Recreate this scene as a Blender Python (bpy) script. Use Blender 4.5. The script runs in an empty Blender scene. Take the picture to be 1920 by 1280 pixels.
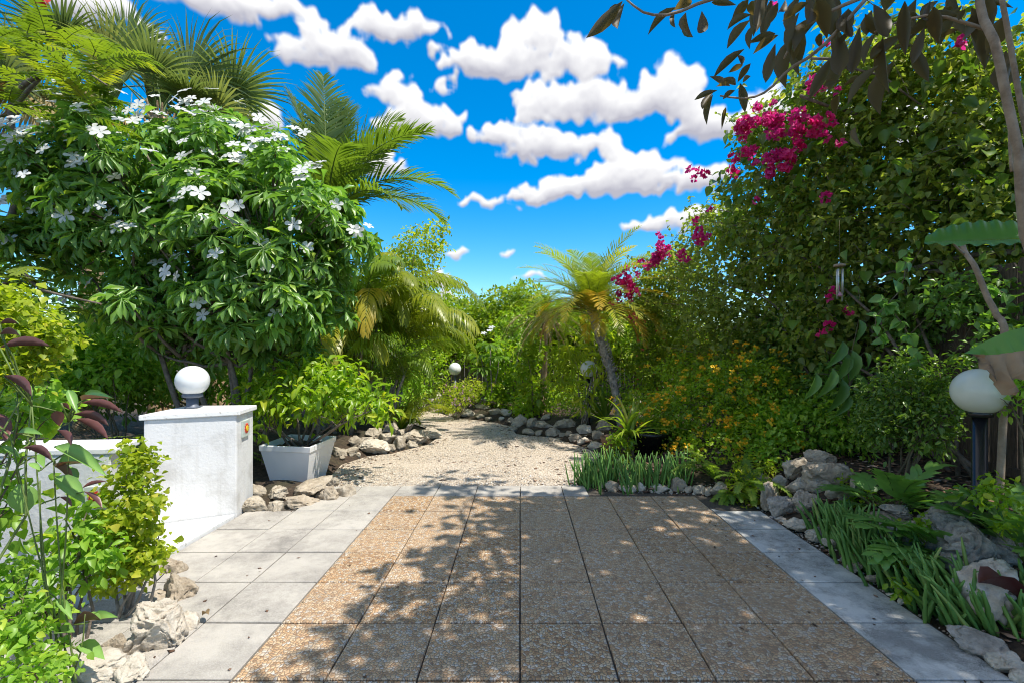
import bpy, bmesh, math, random
import numpy as np
from mathutils import Vector, Matrix, noise as mnoise

# ------------------------------------------------------------------ camera, sky, sun, exposure
SC = bpy.context.scene
COL = SC.collection
F, CX, CY, H = 880.0, 976.0, 656.0, 1.52
cam_d = bpy.data.cameras.new('camera')
cam = bpy.data.objects.new('camera', cam_d); COL.objects.link(cam)
cam.location = (0, 0, H); cam.rotation_euler = (math.radians(90), 0, 0)
cam_d.sensor_width = 36; cam_d.lens = 36 * F / 1920
cam_d.shift_x = -16 / 1920; cam_d.shift_y = 16 / 1920
cam_d.clip_start = 0.02; cam_d.clip_end = 2000
SC.camera = cam

SUN_EL = math.radians(63); SUN_AZ = math.radians(118)      # azimuth clockwise from +Y (the view direction)
sun_dir = Vector((math.cos(SUN_EL) * math.sin(SUN_AZ), math.cos(SUN_EL) * math.cos(SUN_AZ), math.sin(SUN_EL)))
sun_d = bpy.data.lights.new('sun', 'SUN'); sun_d.energy = 2.75; sun_d.angle = math.radians(0.5); sun_d.color = (1, 0.95, 0.86)
sun = bpy.data.objects.new('sun', sun_d); COL.objects.link(sun)
sun.rotation_euler = sun_dir.to_track_quat('Z', 'Y').to_euler(); sun.location = (6, -4, 20)

SC.view_settings.view_transform = 'Standard'; SC.view_settings.look = 'None'
SC.view_settings.exposure = 1.25; SC.view_settings.gamma = 1.0
SC.view_settings.use_curve_mapping = False
SC.render.engine = 'CYCLES'
SC.cycles.max_bounces = 10; SC.cycles.diffuse_bounces = 8; SC.cycles.transmission_bounces = 6; SC.cycles.glossy_bounces = 2
SC.cycles.use_denoising = True; SC.cycles.filter_width = 1.05
SC.cycles.caustics_reflective = False; SC.cycles.caustics_refractive = False


def pix_noise(w, h, cells_x, cells_y, rng):
    """tileable (in x) smooth value noise, w x h"""
    g = rng.random((cells_y + 2, cells_x)).astype(np.float32)
    x = np.arange(w) * cells_x / w; y = np.arange(h) * cells_y / h
    xi = x.astype(int); yi = y.astype(int); fx = (x - xi).astype(np.float32); fy = (y - yi).astype(np.float32)
    fx = fx * fx * (3 - 2 * fx); fy = (fy * fy * (3 - 2 * fy))[:, None]
    x1 = (xi + 1) % cells_x
    a = g[yi][:, xi] * (1 - fx) + g[yi][:, x1] * fx
    b = g[yi + 1][:, xi] * (1 - fx) + g[yi + 1][:, x1] * fx
    return a * (1 - fy) + b * fy


def cloud_image():
    w, h = 4096, 1024                                # azimuth -180..180, elevation 0..90
    rng = np.random.default_rng(5)
    def fbm(c, n, amp):
        o = np.zeros((h, w), np.float32); a = 1.0
        for _ in range(n):
            o += a * (pix_noise(w, h, c, c // 4, rng) - .5); c = int(c * 1.93); a *= amp
        return o
    az = (((np.arange(w) + 0.5) / w * 360 - 180)[None, :] + fbm(190, 4, .58) * 1.9).astype(np.float32)
    el = (((np.arange(h) + 0.5) / h * 90)[:, None] + fbm(190, 4, .58) * 1.3).astype(np.float32)
    fine = fbm(420, 3, .6)
    px = [(610,85,95,36),(700,48,78,36),(768,50,48,15),(560,98,65,24),
          (480,0,140,28),(350,-14,160,32),(160,5,150,45),
          (1010,62,72,36),(1000,118,135,38),(900,110,65,20),(1090,118,75,38),
          (1130,195,180,46),(1250,158,68,50),(1290,205,62,40),(1030,180,70,35),
          (780,228,88,40),(738,172,42,16),(850,215,32,22),
          (950,250,78,28),(1050,275,95,20),(1120,268,40,16),
          (1150,345,205,40),(1200,308,105,36),(1050,358,110,24),(920,378,42,10),(1310,330,80,34),
          (1310,402,90,28),(1225,420,60,13),(1340,235,95,38),(1470,205,130,50),
          (822,527,28,22),(838,552,30,9),(855,471,16,7),(952,470,15,7),(992,519,30,7),(705,312,42,18),(500,218,44,32),
          (838,160,14,10),(1640,250,150,60),(1790,330,110,40),(430,205,80,18)]
    bl = []
    for (x, y, rx, ry) in px:
        u = (x - CX) / F; v = (CY - y) / F
        a = math.atan(u); e = math.atan(v * math.cos(a))
        bl.append((math.degrees(a), math.degrees(e), math.degrees(rx / F) * math.cos(a) ** 2 / max(math.cos(e), .3), math.degrees(ry / F) * math.cos(a)))
    for k in range(150):  # clouds out of view, added densely for whiter and brighter fill light
        a = rng.uniform(56, 304); e = 6 + 66 * rng.random() ** 1.3
        s = rng.uniform(.5, 1.3) * (0.4 + e / 45)
        for j in range(4):
            bl.append(((a + rng.normal(0, 7 * s) + 180) % 360 - 180, e + rng.normal(0, 1.5 * s), 6.5 * s * rng.uniform(.5, 1.2), 2.8 * s * rng.uniform(.6, 1.2)))
    # every cloud is a heap of round puffs over a flat base
    Hh = np.zeros((h, w), np.float32); Bot = np.zeros((h, w), np.float32)
    for (a, e, ra, re) in bl:
        if re < 1.3: ra, re = ra * 1.15 + .3, re * 1.1 + .4
        else: ra, re = ra * .88, re * .80
        n = int(np.clip(26 * ra * re / 6, 10, 70))
        pf = [(a, e - re * .1, ra * .72, re * .62, .8)]
        for _ in range(n):
            t = rng.uniform(-1, 1); top = (1 - t * t) ** .6
            y = e - re * .5 + rng.uniform(0, 1.25) * top * re; r = re * rng.uniform(.24, .5) * (.55 + .45 * top)
            pf.append((a + t * ra * .92, y, r * 1.15, r, 1))
        for (x, y, rx, ry, hh) in pf:
            x0, x1 = int((x - rx * 1.4 - 2 + 180) / 360 * w), int((x + rx * 1.4 + 2 + 180) / 360 * w)
            y0, y1 = max(0, int((y - ry * 1.4 - 1.6) / 90 * h)), min(h, int((y + ry * 1.4 + 1.6) / 90 * h))
            x0, x1 = max(0, x0), min(w, x1)
            if x1 <= x0 or y1 <= y0: continue
            dd = 1 - (((az[y0:y1, x0:x1] - x) / rx) ** 2 + ((el[y0:y1, x0:x1] - y) / ry) ** 2)
            v = np.sqrt(np.clip(dd, 0, 1)) * (.55 + .45 * ry / max(re, .1)) * hh
            Hh[y0:y1, x0:x1] = np.maximum(Hh[y0:y1, x0:x1], v)
    def blur(A, k, ax):
        B = A.copy()
        for s_ in range(1, k + 1):
            B += np.roll(A, s_, ax) + np.roll(A, -s_, ax)
        return B / (2 * k + 1)
    soft = blur(blur(Hh, 3, 0), 3, 1); body = blur(blur(blur(blur(Hh, 10, 0), 10, 1), 7, 0), 7, 1)
    al = np.clip((soft * .95 + body * .15 + fine * .12 - .10) / .50, 0, 1); al = al * al * (3 - 2 * al)
    gy_ = np.zeros_like(Hh); gy_[2:-2] = soft[:-4] - soft[4:]           # brighter where the heap faces up
    gb = np.zeros_like(Hh); gb[14:-14] = body[:-28] - body[28:]
    lit = np.clip(.68 + 1.1 * gy_ + 1.15 * gb - .10 * np.clip(body - .5, 0, 1) + .10 * fine, 0, 1)
    img = bpy.data.images.new('clouds', w, h * 2, alpha=True, float_buffer=True)
    img.colorspace_settings.name = 'Non-Color'
    buf = np.zeros((h * 2, w, 4), np.float32)
    buf[h:, :, 0] = lit; buf[h:, :, 1] = al; buf[..., 3] = 1
    img.pixels.foreach_set(buf.ravel()); img.update(); img.pack()
    return img


world = bpy.data.worlds.new('World'); SC.world = world; world.use_nodes = True
nt = world.node_tree; nt.nodes.clear()
def wn(t, **kw):
    n = nt.nodes.new(t)
    for k, v in kw.items(): setattr(n, k, v)
    return n
sky = wn('ShaderNodeTexSky', sky_type='NISHITA', sun_disc=False)
sky.sun_elevation = SUN_EL; sky.sun_rotation = SUN_AZ; sky.altitude = 0; sky.air_density = 1.0; sky.dust_density = 0.3; sky.ozone_density = 3.0
hs = wn('ShaderNodeHueSaturation'); hs.inputs['Saturation'].default_value = 1.52; hs.inputs['Value'].default_value = 0.67; hs.inputs['Hue'].default_value = 0.497
nt.links.new(sky.outputs[0], hs.inputs['Color'])
geo = wn('ShaderNodeTexCoord')
env = wn('ShaderNodeTexEnvironment'); env.image = cloud_image(); env.interpolation = 'Linear'
mp = wn('ShaderNodeMapping'); mp.vector_type = 'VECTOR'; mp.inputs['Rotation'].default_value = (0, 0, -math.pi / 2)
nt.links.new(geo.outputs['Generated'], mp.inputs[0]); nt.links.new(mp.outputs[0], env.inputs[0])
cm = wn('ShaderNodeVectorMath', operation='SCALE'); cm.inputs[3].default_value = 3.1
se = wn('ShaderNodeSeparateColor'); nt.links.new(env.outputs[0], se.inputs[0])
cr_ = wn('ShaderNodeMix', data_type='RGBA'); cr_.inputs[6].default_value = (.47, .47, .55, 1); cr_.inputs[7].default_value = (1, 1, 1, 1)
nt.links.new(se.outputs[0], cr_.inputs[0]); nt.links.new(cr_.outputs[2], cm.inputs[0])
mx = wn('ShaderNodeMix', data_type='RGBA'); nt.links.new(se.outputs[1], mx.inputs[0])
nt.links.new(hs.outputs[0], mx.inputs[6]); nt.links.new(cm.outputs[0], mx.inputs[7])
bg = wn('ShaderNodeBackground'); bg.inputs[1].default_value = 0.15
wo = wn('ShaderNodeOutputWorld'); nt.links.new(mx.outputs[2], bg.inputs[0]); nt.links.new(bg.outputs[0], wo.inputs[0])
CLOUD_MAP = mp

# ------------------------------------------------------------------ small helpers
R = random.Random(11)
RNG = np.random.default_rng(17)

def W(px, py, Y):
    return Vector(((px - CX) / F * Y, Y, H - (py - CY) / F * Y))

def tag(o, label=None, cat=None, group=None, kind=None):
    if label: o['label'] = label
    if cat: o['category'] = cat
    if group: o['group'] = group
    if kind: o['kind'] = kind
    return o

def empty(name, loc, label, cat, group=None):
    o = bpy.data.objects.new(name, None); COL.objects.link(o); o.location = loc
    o.empty_display_size = 0.1
    return tag(o, label, cat, group)

def link(name, me, root=None, mat=None):
    """an object for mesh data already expressed relative to root's location"""
    o = bpy.data.objects.new(name, me); COL.objects.link(o)
    if root is not None: o.parent = root
    if mat is not None and not me.materials: me.materials.append(mat)
    return o

def origin(root):
    v = Vector((0, 0, 0))
    while root is not None:
        v += root.location; root = root.parent
    return v

def mesh_np(name, V, faces, mat=None, root=None, tint=None, smooth=False, link_it=True):
    """V (n,3) world coordinates; faces: list of int arrays (m,3) or (m,4)"""
    V = np.asarray(V, np.float32)
    if root is not None: V = V - np.array(origin(root), np.float32)
    me = bpy.data.meshes.new(name)
    me.vertices.add(len(V)); me.vertices.foreach_set('co', V.ravel())
    ls = []; lt = []; li = []; s = 0
    for fa in faces:
        fa = np.asarray(fa)
        if len(fa) == 0: continue
        k = fa.shape[1]
        li.append(fa.ravel()); ls.append(np.arange(len(fa)) * k + s); lt.append(np.full(len(fa), k)); s += fa.size
    li = np.concatenate(li).astype(np.int32); ls = np.concatenate(ls).astype(np.int32); lt = np.concatenate(lt).astype(np.int32)
    me.loops.add(len(li)); me.loops.foreach_set('vertex_index', li)
    me.polygons.add(len(ls)); me.polygons.foreach_set('loop_start', ls); me.polygons.foreach_set('loop_total', lt)
    if smooth: me.polygons.foreach_set('use_smooth', np.ones(len(ls), bool))
    if tint is not None:
        at = me.attributes.new('tint', 'FLOAT', 'POINT'); at.data.foreach_set('value', np.asarray(tint, np.float32))
    me.update(calc_edges=True)
    if mat: me.materials.append(mat)
    if not link_it: return me
    return link(name, me, root)

def from_bm(name, bm, mat, root=None, smooth=False):
    off = -origin(root) if root is not None else Vector((0, 0, 0))
    for v in bm.verts: v.co += off
    me = bpy.data.meshes.new(name); bm.to_mesh(me); bm.free()
    if smooth:
        for p in me.polygons: p.use_smooth = True
    me.materials.append(mat)
    return link(name, me, root)

def tube_np(pts, rads, sides=6, cap=True):
    pts = np.asarray(pts, float); n = len(pts)
    rads = np.broadcast_to(np.asarray(rads, float), (n,))
    tan = np.gradient(pts, axis=0); tan /= np.linalg.norm(tan, axis=1)[:, None] + 1e-9
    ref = np.array([0.31, 0.17, 0.93]) if abs(tan[0][2]) < .8 else np.array([0.93, 0.3, 0.1])
    V = []; 
    for i in range(n):
        a = np.cross(tan[i], ref); a /= np.linalg.norm(a) + 1e-9; b = np.cross(tan[i], a)
        for k in range(sides):
            t = 2 * math.pi * k / sides
            V.append(pts[i] + rads[i] * (math.cos(t) * a + math.sin(t) * b))
    q = []
    for i in range(n - 1):
        for k in range(sides):
            k2 = (k + 1) % sides
            q.append((i * sides + k, i * sides + k2, (i + 1) * sides + k2, (i + 1) * sides + k))
    tr = []
    if cap:
        V.append(pts[-1]); c = len(V) - 1
        for k in range(sides): tr.append(((n - 1) * sides + k, (n - 1) * sides + (k + 1) % sides, c))
        V.append(pts[0]); c = len(V) - 1
        for k in range(sides): tr.append(((k + 1) % sides, k, c))
    return np.array(V), np.array(q).reshape(-1, 4), np.array(tr).reshape(-1, 3)

def join_np(parts):
    Vs, Q, T, o = [], [], [], 0
    for V, q, t in parts:
        Vs.append(V); Q.append(q + o); T.append(t + o); o += len(V)
    return np.concatenate(Vs), np.concatenate(Q), np.concatenate(T)

def curve_pts(p0, p1, n=8, sag=0.0, wob=0.05, seed=None, bend=None):
    rr = random.Random(seed) if seed is not None else R
    p0 = np.array(p0, float); p1 = np.array(p1, float); L = np.linalg.norm(p1 - p0)
    off = np.array(bend, float) if bend is not None else np.array([rr.uniform(-1, 1), rr.uniform(-1, 1), rr.uniform(-.3, 1)]) * wob * L
    t = np.linspace(0, 1, n)[:, None]
    P = p0 + (p1 - p0) * t + off * 4 * t * (1 - t)
    P[:, 2] -= sag * (t[:, 0] ** 2) * L
    P[1:-1] += np.array([[rr.gauss(0, .012 * L) for _ in range(3)] for _ in range(n - 2)])
    return P

def resample(P, n):
    P = np.array([tuple(p) for p in P], float)
    # catmull-rom through the points
    out = []
    m = len(P) - 1
    for i in range(n):
        t = i / (n - 1) * m; k = min(int(t), m - 1); f = t - k
        p0 = P[max(k - 1, 0)]; p1 = P[k]; p2 = P[k + 1]; p3 = P[min(k + 2, m)]
        out.append(0.5 * ((2 * p1) + (-p0 + p2) * f + (2 * p0 - 5 * p1 + 4 * p2 - p3) * f * f + (-p0 + 3 * p1 - 3 * p2 + p3) * f ** 3))
    return np.array(out)

# ------------------------------------------------------------------ materials
def new_mat(name):
    m = bpy.data.materials.new(name); m.use_nodes = True
    t = m.node_tree; b = t.nodes['Principled BSDF']
    return m, t, b

def N(t, typ, **kw):
    n = t.nodes.new(typ)
    for k, v in kw.items(): setattr(n, k, v)
    return n

def ramp(t, fac, stops):
    r = N(t, 'ShaderNodeValToRGB'); e = r.color_ramp.elements
    while len(e) < len(stops): e.new(0.5)
    for i, (p, c) in enumerate(stops): e[i].position = p; e[i].color = (*c, 1)
    t.links.new(fac, r.inputs[0]); return r.outputs[0]

def noise_tex(t, scale, detail=4, rough=.55, vec=None, w=None):
    n = N(t, 'ShaderNodeTexNoise'); n.inputs['Scale'].default_value = scale; n.inputs['Detail'].default_value = detail; n.inputs['Roughness'].default_value = rough
    if vec is None:
        g = N(t, 'ShaderNodeNewGeometry'); vec = g.outputs['Position']
    t.links.new(vec, n.inputs['Vector']); return n

def bump(t, b, h, strength=.4, dist=.02):
    n = N(t, 'ShaderNodeBump'); n.inputs['Strength'].default_value = strength; n.inputs['Distance'].default_value = dist
    t.links.new(h, n.inputs['Height']); t.links.new(n.outputs[0], b.inputs['Normal']); return n

def mixc(t, fac, a, b, mode='MIX'):
    m = N(t, 'ShaderNodeMix', data_type='RGBA', blend_type=mode)
    for i, x in ((0, fac), (6, a), (7, b)):
        if isinstance(x, (int, float)): m.inputs[i].default_value = x
        elif isinstance(x, tuple): m.inputs[i].default_value = (*x, 1)
        else: t.links.new(x, m.inputs[i])
    return m.outputs[2]

def mathn(t, op, a, b=None, clamp=False):
    m = N(t, 'ShaderNodeMath', operation=op, use_clamp=clamp)
    for i, x in ((0, a), (1, b)):
        if x is None: continue
        if isinstance(x, (int, float)): m.inputs[i].default_value = x
        else: t.links.new(x, m.inputs[i])
    return m.outputs[0]

def leaf_mat(name, ca, cb, cc=None, under=None, rough=.42, transl=.35, tr_col=None, spec=.4):
    """leaf: colour runs ca -> cb (-> cc) with the per-leaf tint; thin and translucent"""
    m, t, b = new_mat(name)
    at = N(t, 'ShaderNodeAttribute', attribute_name='tint'); oi = N(t, 'ShaderNodeObjectInfo')
    f = mathn(t, 'FRACT', mathn(t, 'ADD', at.outputs['Fac'], oi.outputs['Random']))
    stops = [(0, ca), (.85, cb), (1, cc)] if cc else [(0, ca), (1, cb)]
    c = ramp(t, f, stops)
    lo = noise_tex(t, 1.3, 3); c = mixc(t, ramp(t, lo.outputs[0], [(.40, (0, 0, 0)), (.62, (.55, .55, .55))]), c, tuple(min(.6, x * 1.25) for x in cb))
    n = noise_tex(t, 14, 2)
    c = mixc(t, mathn(t, 'MULTIPLY', n.outputs[0], .5), c, tuple(x * .55 for x in ca))
    if under:
        g = N(t, 'ShaderNodeNewGeometry')
        c = mixc(t, g.outputs['Backfacing'], c, under)
    t.links.new(c, b.inputs['Base Color'])
    b.inputs['Roughness'].default_value = rough; b.inputs['Specular IOR Level'].default_value = spec
    tl = N(t, 'ShaderNodeBsdfTranslucent')
    tc = mixc(t, 1.0, c, tr_col or (2.2, 2.4, .9), 'MULTIPLY')
    t.links.new(tc, tl.inputs[0])
    ms = N(t, 'ShaderNodeMixShader'); ms.inputs[0].default_value = transl
    out = [x for x in t.nodes if x.type == 'OUTPUT_MATERIAL'][0]
    t.links.new(b.outputs[0], ms.inputs[1]); t.links.new(tl.outputs[0], ms.inputs[2]); t.links.new(ms.outputs[0], out.inputs[0])
    return m

def bark_mat(name, ca, cb, scale=9, strength=.6, rough=.85, stretch=None):
    m, t, b = new_mat(name)
    g = N(t, 'ShaderNodeNewGeometry'); v = g.outputs['Position']
    if stretch:
        mp_ = N(t, 'ShaderNodeMapping'); mp_.inputs['Scale'].default_value = stretch; t.links.new(v, mp_.inputs[0]); v = mp_.outputs[0]
    n = noise_tex(t, scale, 6, .65, v)
    t.links.new(ramp(t, n.outputs[0], [(.3, ca), (.7, cb)]), b.inputs['Base Color'])
    b.inputs['Roughness'].default_value = rough
    bump(t, b, n.outputs[0], strength, .02); return m

M = {}
def build_materials():
    # white painted masonry
    m, t, b = new_mat('white_stucco'); n1 = noise_tex(t, 45, 6, .6); n2 = noise_tex(t, 3.2, 5, .6)
    c = ramp(t, n2.outputs[0], [(.28, (.50, .49, .47)), (.48, (.66, .66, .655)), (1, (.70, .70, .70))])
    g_ = N(t, 'ShaderNodeNewGeometry'); mp_ = N(t, 'ShaderNodeMapping'); mp_.inputs['Scale'].default_value = (1, 1, .09); t.links.new(g_.outputs['Position'], mp_.inputs[0])
    st_ = noise_tex(t, 16, 5, .7, mp_.outputs[0]); c = mixc(t, ramp(t, st_.outputs[0], [(.52, (0, 0, 0)), (.76, (.36, .36, .36))]), c, (.36, .34, .30))
    t.links.new(c, b.inputs['Base Color']); b.inputs['Roughness'].default_value = .75
    bump(t, b, n1.outputs[0], .35, .01); M['stucco'] = m
    m, t, b = new_mat('white_cap'); n1 = noise_tex(t, 22, 6, .7)
    t.links.new(ramp(t, n1.outputs[0], [(.32, (.36, .34, .30)), (.45, (.72, .72, .71)), (1, (.80, .80, .80))]), b.inputs['Base Color']); b.inputs['Roughness'].default_value = .8
    bump(t, b, n1.outputs[0], .3, .01); M['cap'] = m
    # plastic planter
    m, t, b = new_mat('white_plastic'); n1 = noise_tex(t, 4, 4)
    t.links.new(ramp(t, n1.outputs[0], [(.3, (.76, .76, .77)), (.7, (.84, .84, .85))]), b.inputs['Base Color']); b.inputs['Roughness'].default_value = .38
    M['plastic'] = m
    # aggregate tile
    m, t, b = new_mat('exposed_aggregate')
    g = N(t, 'ShaderNodeNewGeometry'); nz = noise_tex(t, 30, 2)
    wv = N(t, 'ShaderNodeVectorMath', operation='SCALE'); t.links.new(nz.outputs[1], wv.inputs[0]); wv.inputs[3].default_value = .018
    av = N(t, 'ShaderNodeVectorMath', operation='ADD'); t.links.new(g.outputs['Position'], av.inputs[0]); t.links.new(wv.outputs[0], av.inputs[1])
    vo = N(t, 'ShaderNodeTexVoronoi', voronoi_dimensions='2D'); vo.inputs['Scale'].default_value = 57; t.links.new(av.outputs[0], vo.inputs['Vector'])
    vd = N(t, 'ShaderNodeTexVoronoi', voronoi_dimensions='2D', feature='DISTANCE_TO_EDGE'); vd.inputs['Scale'].default_value = 57; t.links.new(av.outputs[0], vd.inputs['Vector'])
    sp = N(t, 'ShaderNodeSeparateColor'); t.links.new(vo.outputs['Color'], sp.inputs[0])
    c = ramp(t, sp.outputs[0], [(0, (.24, .13, .06)), (.18, (.46, .25, .11)), (.42, (.60, .36, .17)), (.6, (.66, .46, .26)), (.82, (.66, .52, .36)), (.93, (.72, .66, .57)), (1, (.36, .32, .28))])
    big = noise_tex(t, .9, 3)
    c = mixc(t, mathn(t, 'MULTIPLY', big.outputs[0], .35), c, (.30, .21, .14))
    edge = ramp(t, vd.outputs[0], [(.03, (0, 0, 0)), (.13, (1, 1, 1))])
    c = mixc(t, edge, (.16, .11, .075), c)
    dirt = noise_tex(t, 2.2, 6, .7)
    c = mixc(t, ramp(t, dirt.outputs[0], [(.5, (0, 0, 0)), (.75, (.45, .45, .45))]), c, (.12, .095, .075))
    oi = N(t, 'ShaderNodeObjectInfo'); c = mixc(t, mathn(t, 'MULTIPLY', oi.outputs['Random'], .30), c, (.52, .40, .28))
    t.links.new(c, b.inputs['Base Color']); b.inputs['Roughness'].default_value = .5
    bump(t, b, vd.outputs[0], .9, .012); M['aggregate'] = m
    # concrete slab
    def slab(name, light, dark, stain, lo, hi):
        m, t, b = new_mat(name); a = noise_tex(t, 160, 3, .7); s = noise_tex(t, 2.3, 8, .68); s2 = noise_tex(t, 14, 6, .7)
        c = ramp(t, a.outputs[0], [(.3, dark), (.7, light)])
        f = mathn(t, 'ADD', mathn(t, 'MULTIPLY', s.outputs[0], .75), mathn(t, 'MULTIPLY', s2.outputs[0], .25))
        f = ramp(t, f, [(lo, (0, 0, 0)), (hi, (1, 1, 1))])
        sp_ = ramp(t, a.outputs[0], [(.42, (1, 1, 1)), (.66, (.35, .35, .35))])
        c = mixc(t, mixc(t, 1.0, f, sp_, 'MULTIPLY'), c, stain)
        oi = N(t, 'ShaderNodeObjectInfo'); c = mixc(t, mathn(t, 'MULTIPLY', oi.outputs['Random'], .35), c, dark)
        t.links.new(c, b.inputs['Base Color']); b.inputs['Roughness'].default_value = .85
        bump(t, b, a.outputs[0], .3, .006); return m
    M['slab'] = slab('pale_concrete', (.52, .485, .43), (.38, .35, .305), (.17, .155, .14), .42, .62)
    M['slab_dirty'] = slab('algae_stained_concrete', (.66, .65, .61), (.48, .475, .44), (.055, .052, .045), .43, .57)
    m, t, b = new_mat('joint_dirt'); n1 = noise_tex(t, 60, 4)
    t.links.new(ramp(t, n1.outputs[0], [(.3, (.03, .025, .02)), (.7, (.11, .095, .075))]), b.inputs['Base Color']); b.inputs['Roughness'].default_value = 1; M['joint'] = m
    # gravel
    m, t, b = new_mat('crushed_shell_gravel')
    vo = N(t, 'ShaderNodeTexVoronoi'); vo.inputs['Scale'].default_value = 95; g = N(t, 'ShaderNodeNewGeometry'); t.links.new(g.outputs['Position'], vo.inputs['Vector'])
    sp = N(t, 'ShaderNodeSeparateColor'); t.links.new(vo.outputs['Color'], sp.inputs[0])
    c = ramp(t, sp.outputs[0], [(0, (.30, .22, .15)), (.3, (.52, .41, .30)), (.7, (.64, .54, .42)), (1, (.74, .68, .58))])
    n1 = noise_tex(t, 5, 6, .7); c = mixc(t, ramp(t, n1.outputs[0], [(.55, (0, 0, 0)), (.8, (.6, .6, .6))]), c, (.30, .23, .16))
    t.links.new(c, b.inputs['Base Color']); b.inputs['Roughness'].default_value = .9
    n3 = noise_tex(t, 60, 4, .7)
    bump(t, b, mathn(t, 'ADD', vo.outputs['Distance'], n3.outputs[0]), .8, .015); M['gravel'] = m
    # pebbles
    m, t, b = new_mat('loose_pebble'); oi = N(t, 'ShaderNodeAttribute', attribute_name='tint')
    t.links.new(ramp(t, oi.outputs['Fac'], [(0, (.36, .29, .22)), (.5, (.56, .49, .40)), (1, (.74, .70, .63))]), b.inputs['Base Color']); b.inputs['Roughness'].default_value = .9; M['pebble'] = m
    # soil
    m, t, b = new_mat('leaf_littered_soil'); n1 = noise_tex(t, 16, 8, .75); n2 = noise_tex(t, 2, 4)
    c = ramp(t, n1.outputs[0], [(.3, (.022, .016, .011)), (.5, (.065, .043, .028)), (.68, (.15, .10, .065)), (.8, (.24, .19, .14))])
    c = mixc(t, ramp(t, n2.outputs[0], [(.45, (0, 0, 0)), (.7, (.6, .6, .6))]), c, (.03, .045, .012))
    t.links.new(c, b.inputs['Base Color']); b.inputs['Roughness'].default_value = 1; bump(t, b, n1.outputs[0], 1, .05); M['soil'] = m
    m, t, b = new_mat('wood_mulch'); oi = N(t, 'ShaderNodeAttribute', attribute_name='tint')
    t.links.new(ramp(t, oi.outputs['Fac'], [(0, (.05, .028, .018)), (.5, (.16, .085, .05)), (.9, (.30, .19, .13)), (1, (.42, .36, .30))]), b.inputs['Base Color']); b.inputs['Roughness'].default_value = 1; M['mulch'] = m
    # limestone
    def stone(name, a, bb, cc, k):
        m, t, b = new_mat(name); oi = N(t, 'ShaderNodeObjectInfo')
        n1 = noise_tex(t, 9, 8, .7); n2 = noise_tex(t, 42, 6, .75); n3 = noise_tex(t, 3.3, 5, .65)
        c = ramp(t, n1.outputs[0], [(.32, a), (.52, bb), (.75, cc)])
        dk = ramp(t, n2.outputs[0], [(.34, (1, 1, 1)), (.5, (0, 0, 0))])
        c = mixc(t, mathn(t, 'MULTIPLY', dk, .40 * k), c, (.07, .06, .05))
        f = ramp(t, n3.outputs[0], [(.46, (0, 0, 0)), (.66, (1, 1, 1))])
        c = mixc(t, mathn(t, 'MULTIPLY', f, .35 * k), c, (.13, .12, .09))
        c = mixc(t, mathn(t, 'MULTIPLY', oi.outputs['Random'], .25), c, tuple(x * .6 for x in bb))
        t.links.new(c, b.inputs['Base Color']); b.inputs['Roughness'].default_value = .92
        bump(t, b, mathn(t, 'ADD', n1.outputs[0], mathn(t, 'MULTIPLY', n2.outputs[0], .8)), .8, .022); return m
    M['rock'] = stone('weathered_limestone', (.25, .20, .145), (.50, .43, .33), (.66, .59, .49), .75)
    M['rock_warm'] = stone('warm_limestone', (.27, .21, .15), (.47, .39, .29), (.62, .55, .45), .6)
    M['rock_white'] = stone('bleached_coral_rock', (.44, .37, .28), (.64, .565, .46), (.74, .69, .60), .3)
    M['rock_grey'] = stone('grey_coral_rock', (.19, .17, .145), (.44, .40, .345), (.62, .58, .52), 1.0)
    # timber fence
    M['fence'] = bark_mat('weathered_fence_wood', (.07, .055, .042), (.22, .185, .15), 14, .7, .9, (6, 6, .7))
    M['fence_dark'] = bark_mat('dark_fence_wood', (.05, .036, .026), (.15, .11, .08), 14, .7, .9, (6, 6, .7))
    M['bark'] = bark_mat('brown_bark', (.07, .055, .042), (.24, .19, .15), 18, .6)
    M['bark_grey'] = bark_mat('grey_bark', (.13, .11, .09), (.36, .32, .28), 20, .5)
    M['bark_tan'] = bark_mat('tan_bark', (.20, .14, .09), (.42, .32, .23), 12, .3)
    M['palm_bark'] = bark_mat('palm_trunk_bark', (.13, .115, .10), (.46, .43, .40), 16, .9)
    M['fibre'] = bark_mat('palm_fibre_bark', (.24, .14, .07), (.55, .40, .26), 30, .8, .9, (1, 1, .4))
    M['twig'] = bark_mat('green_brown_twig', (.07, .055, .03), (.20, .16, .10), 30, .3)
    M['green_stem'] = bark_mat('green_stem', (.07, .12, .02), (.16, .22, .05), 20, .2, .6)
    m, t, b = new_mat('opal_globe'); n1 = noise_tex(t, 5, 4)
    t.links.new(ramp(t, n1.outputs[0], [(.3, (.66, .67, .66)), (.7, (.76, .77, .77))]), b.inputs['Base Color'])
    b.inputs['Roughness'].default_value = .22; b.inputs['Subsurface Weight'].default_value = .25; b.inputs['Subsurface Radius'].default_value = (.1, .1, .1); M['globe'] = m
    m, t, b = new_mat('cream_globe'); n1 = noise_tex(t, 5, 4)
    t.links.new(ramp(t, n1.outputs[0], [(.3, (.58, .60, .50)), (.7, (.68, .70, .60))]), b.inputs['Base Color']); b.inputs['Roughness'].default_value = .25; M['globe_cream'] = m
    def plain(k, name, c, r=.5, metal=0, **kw):
        m, t, b = new_mat(name); n1 = noise_tex(t, 25, 4)
        t.links.new(ramp(t, n1.outputs[0], [(.3, tuple(x * .75 for x in c)), (.7, c)]), b.inputs['Base Color']); b.inputs['Roughness'].default_value = r; b.inputs['Metallic'].default_value = metal; M[k] = m
    plain('slate', 'slate_blue_metal', (.11, .13, .17), .5)
    plain('black', 'black_plastic', (.012, .012, .013), .25)
    plain('brass', 'aged_aluminium_tube', (.62, .64, .58), .35, .6)
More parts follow.
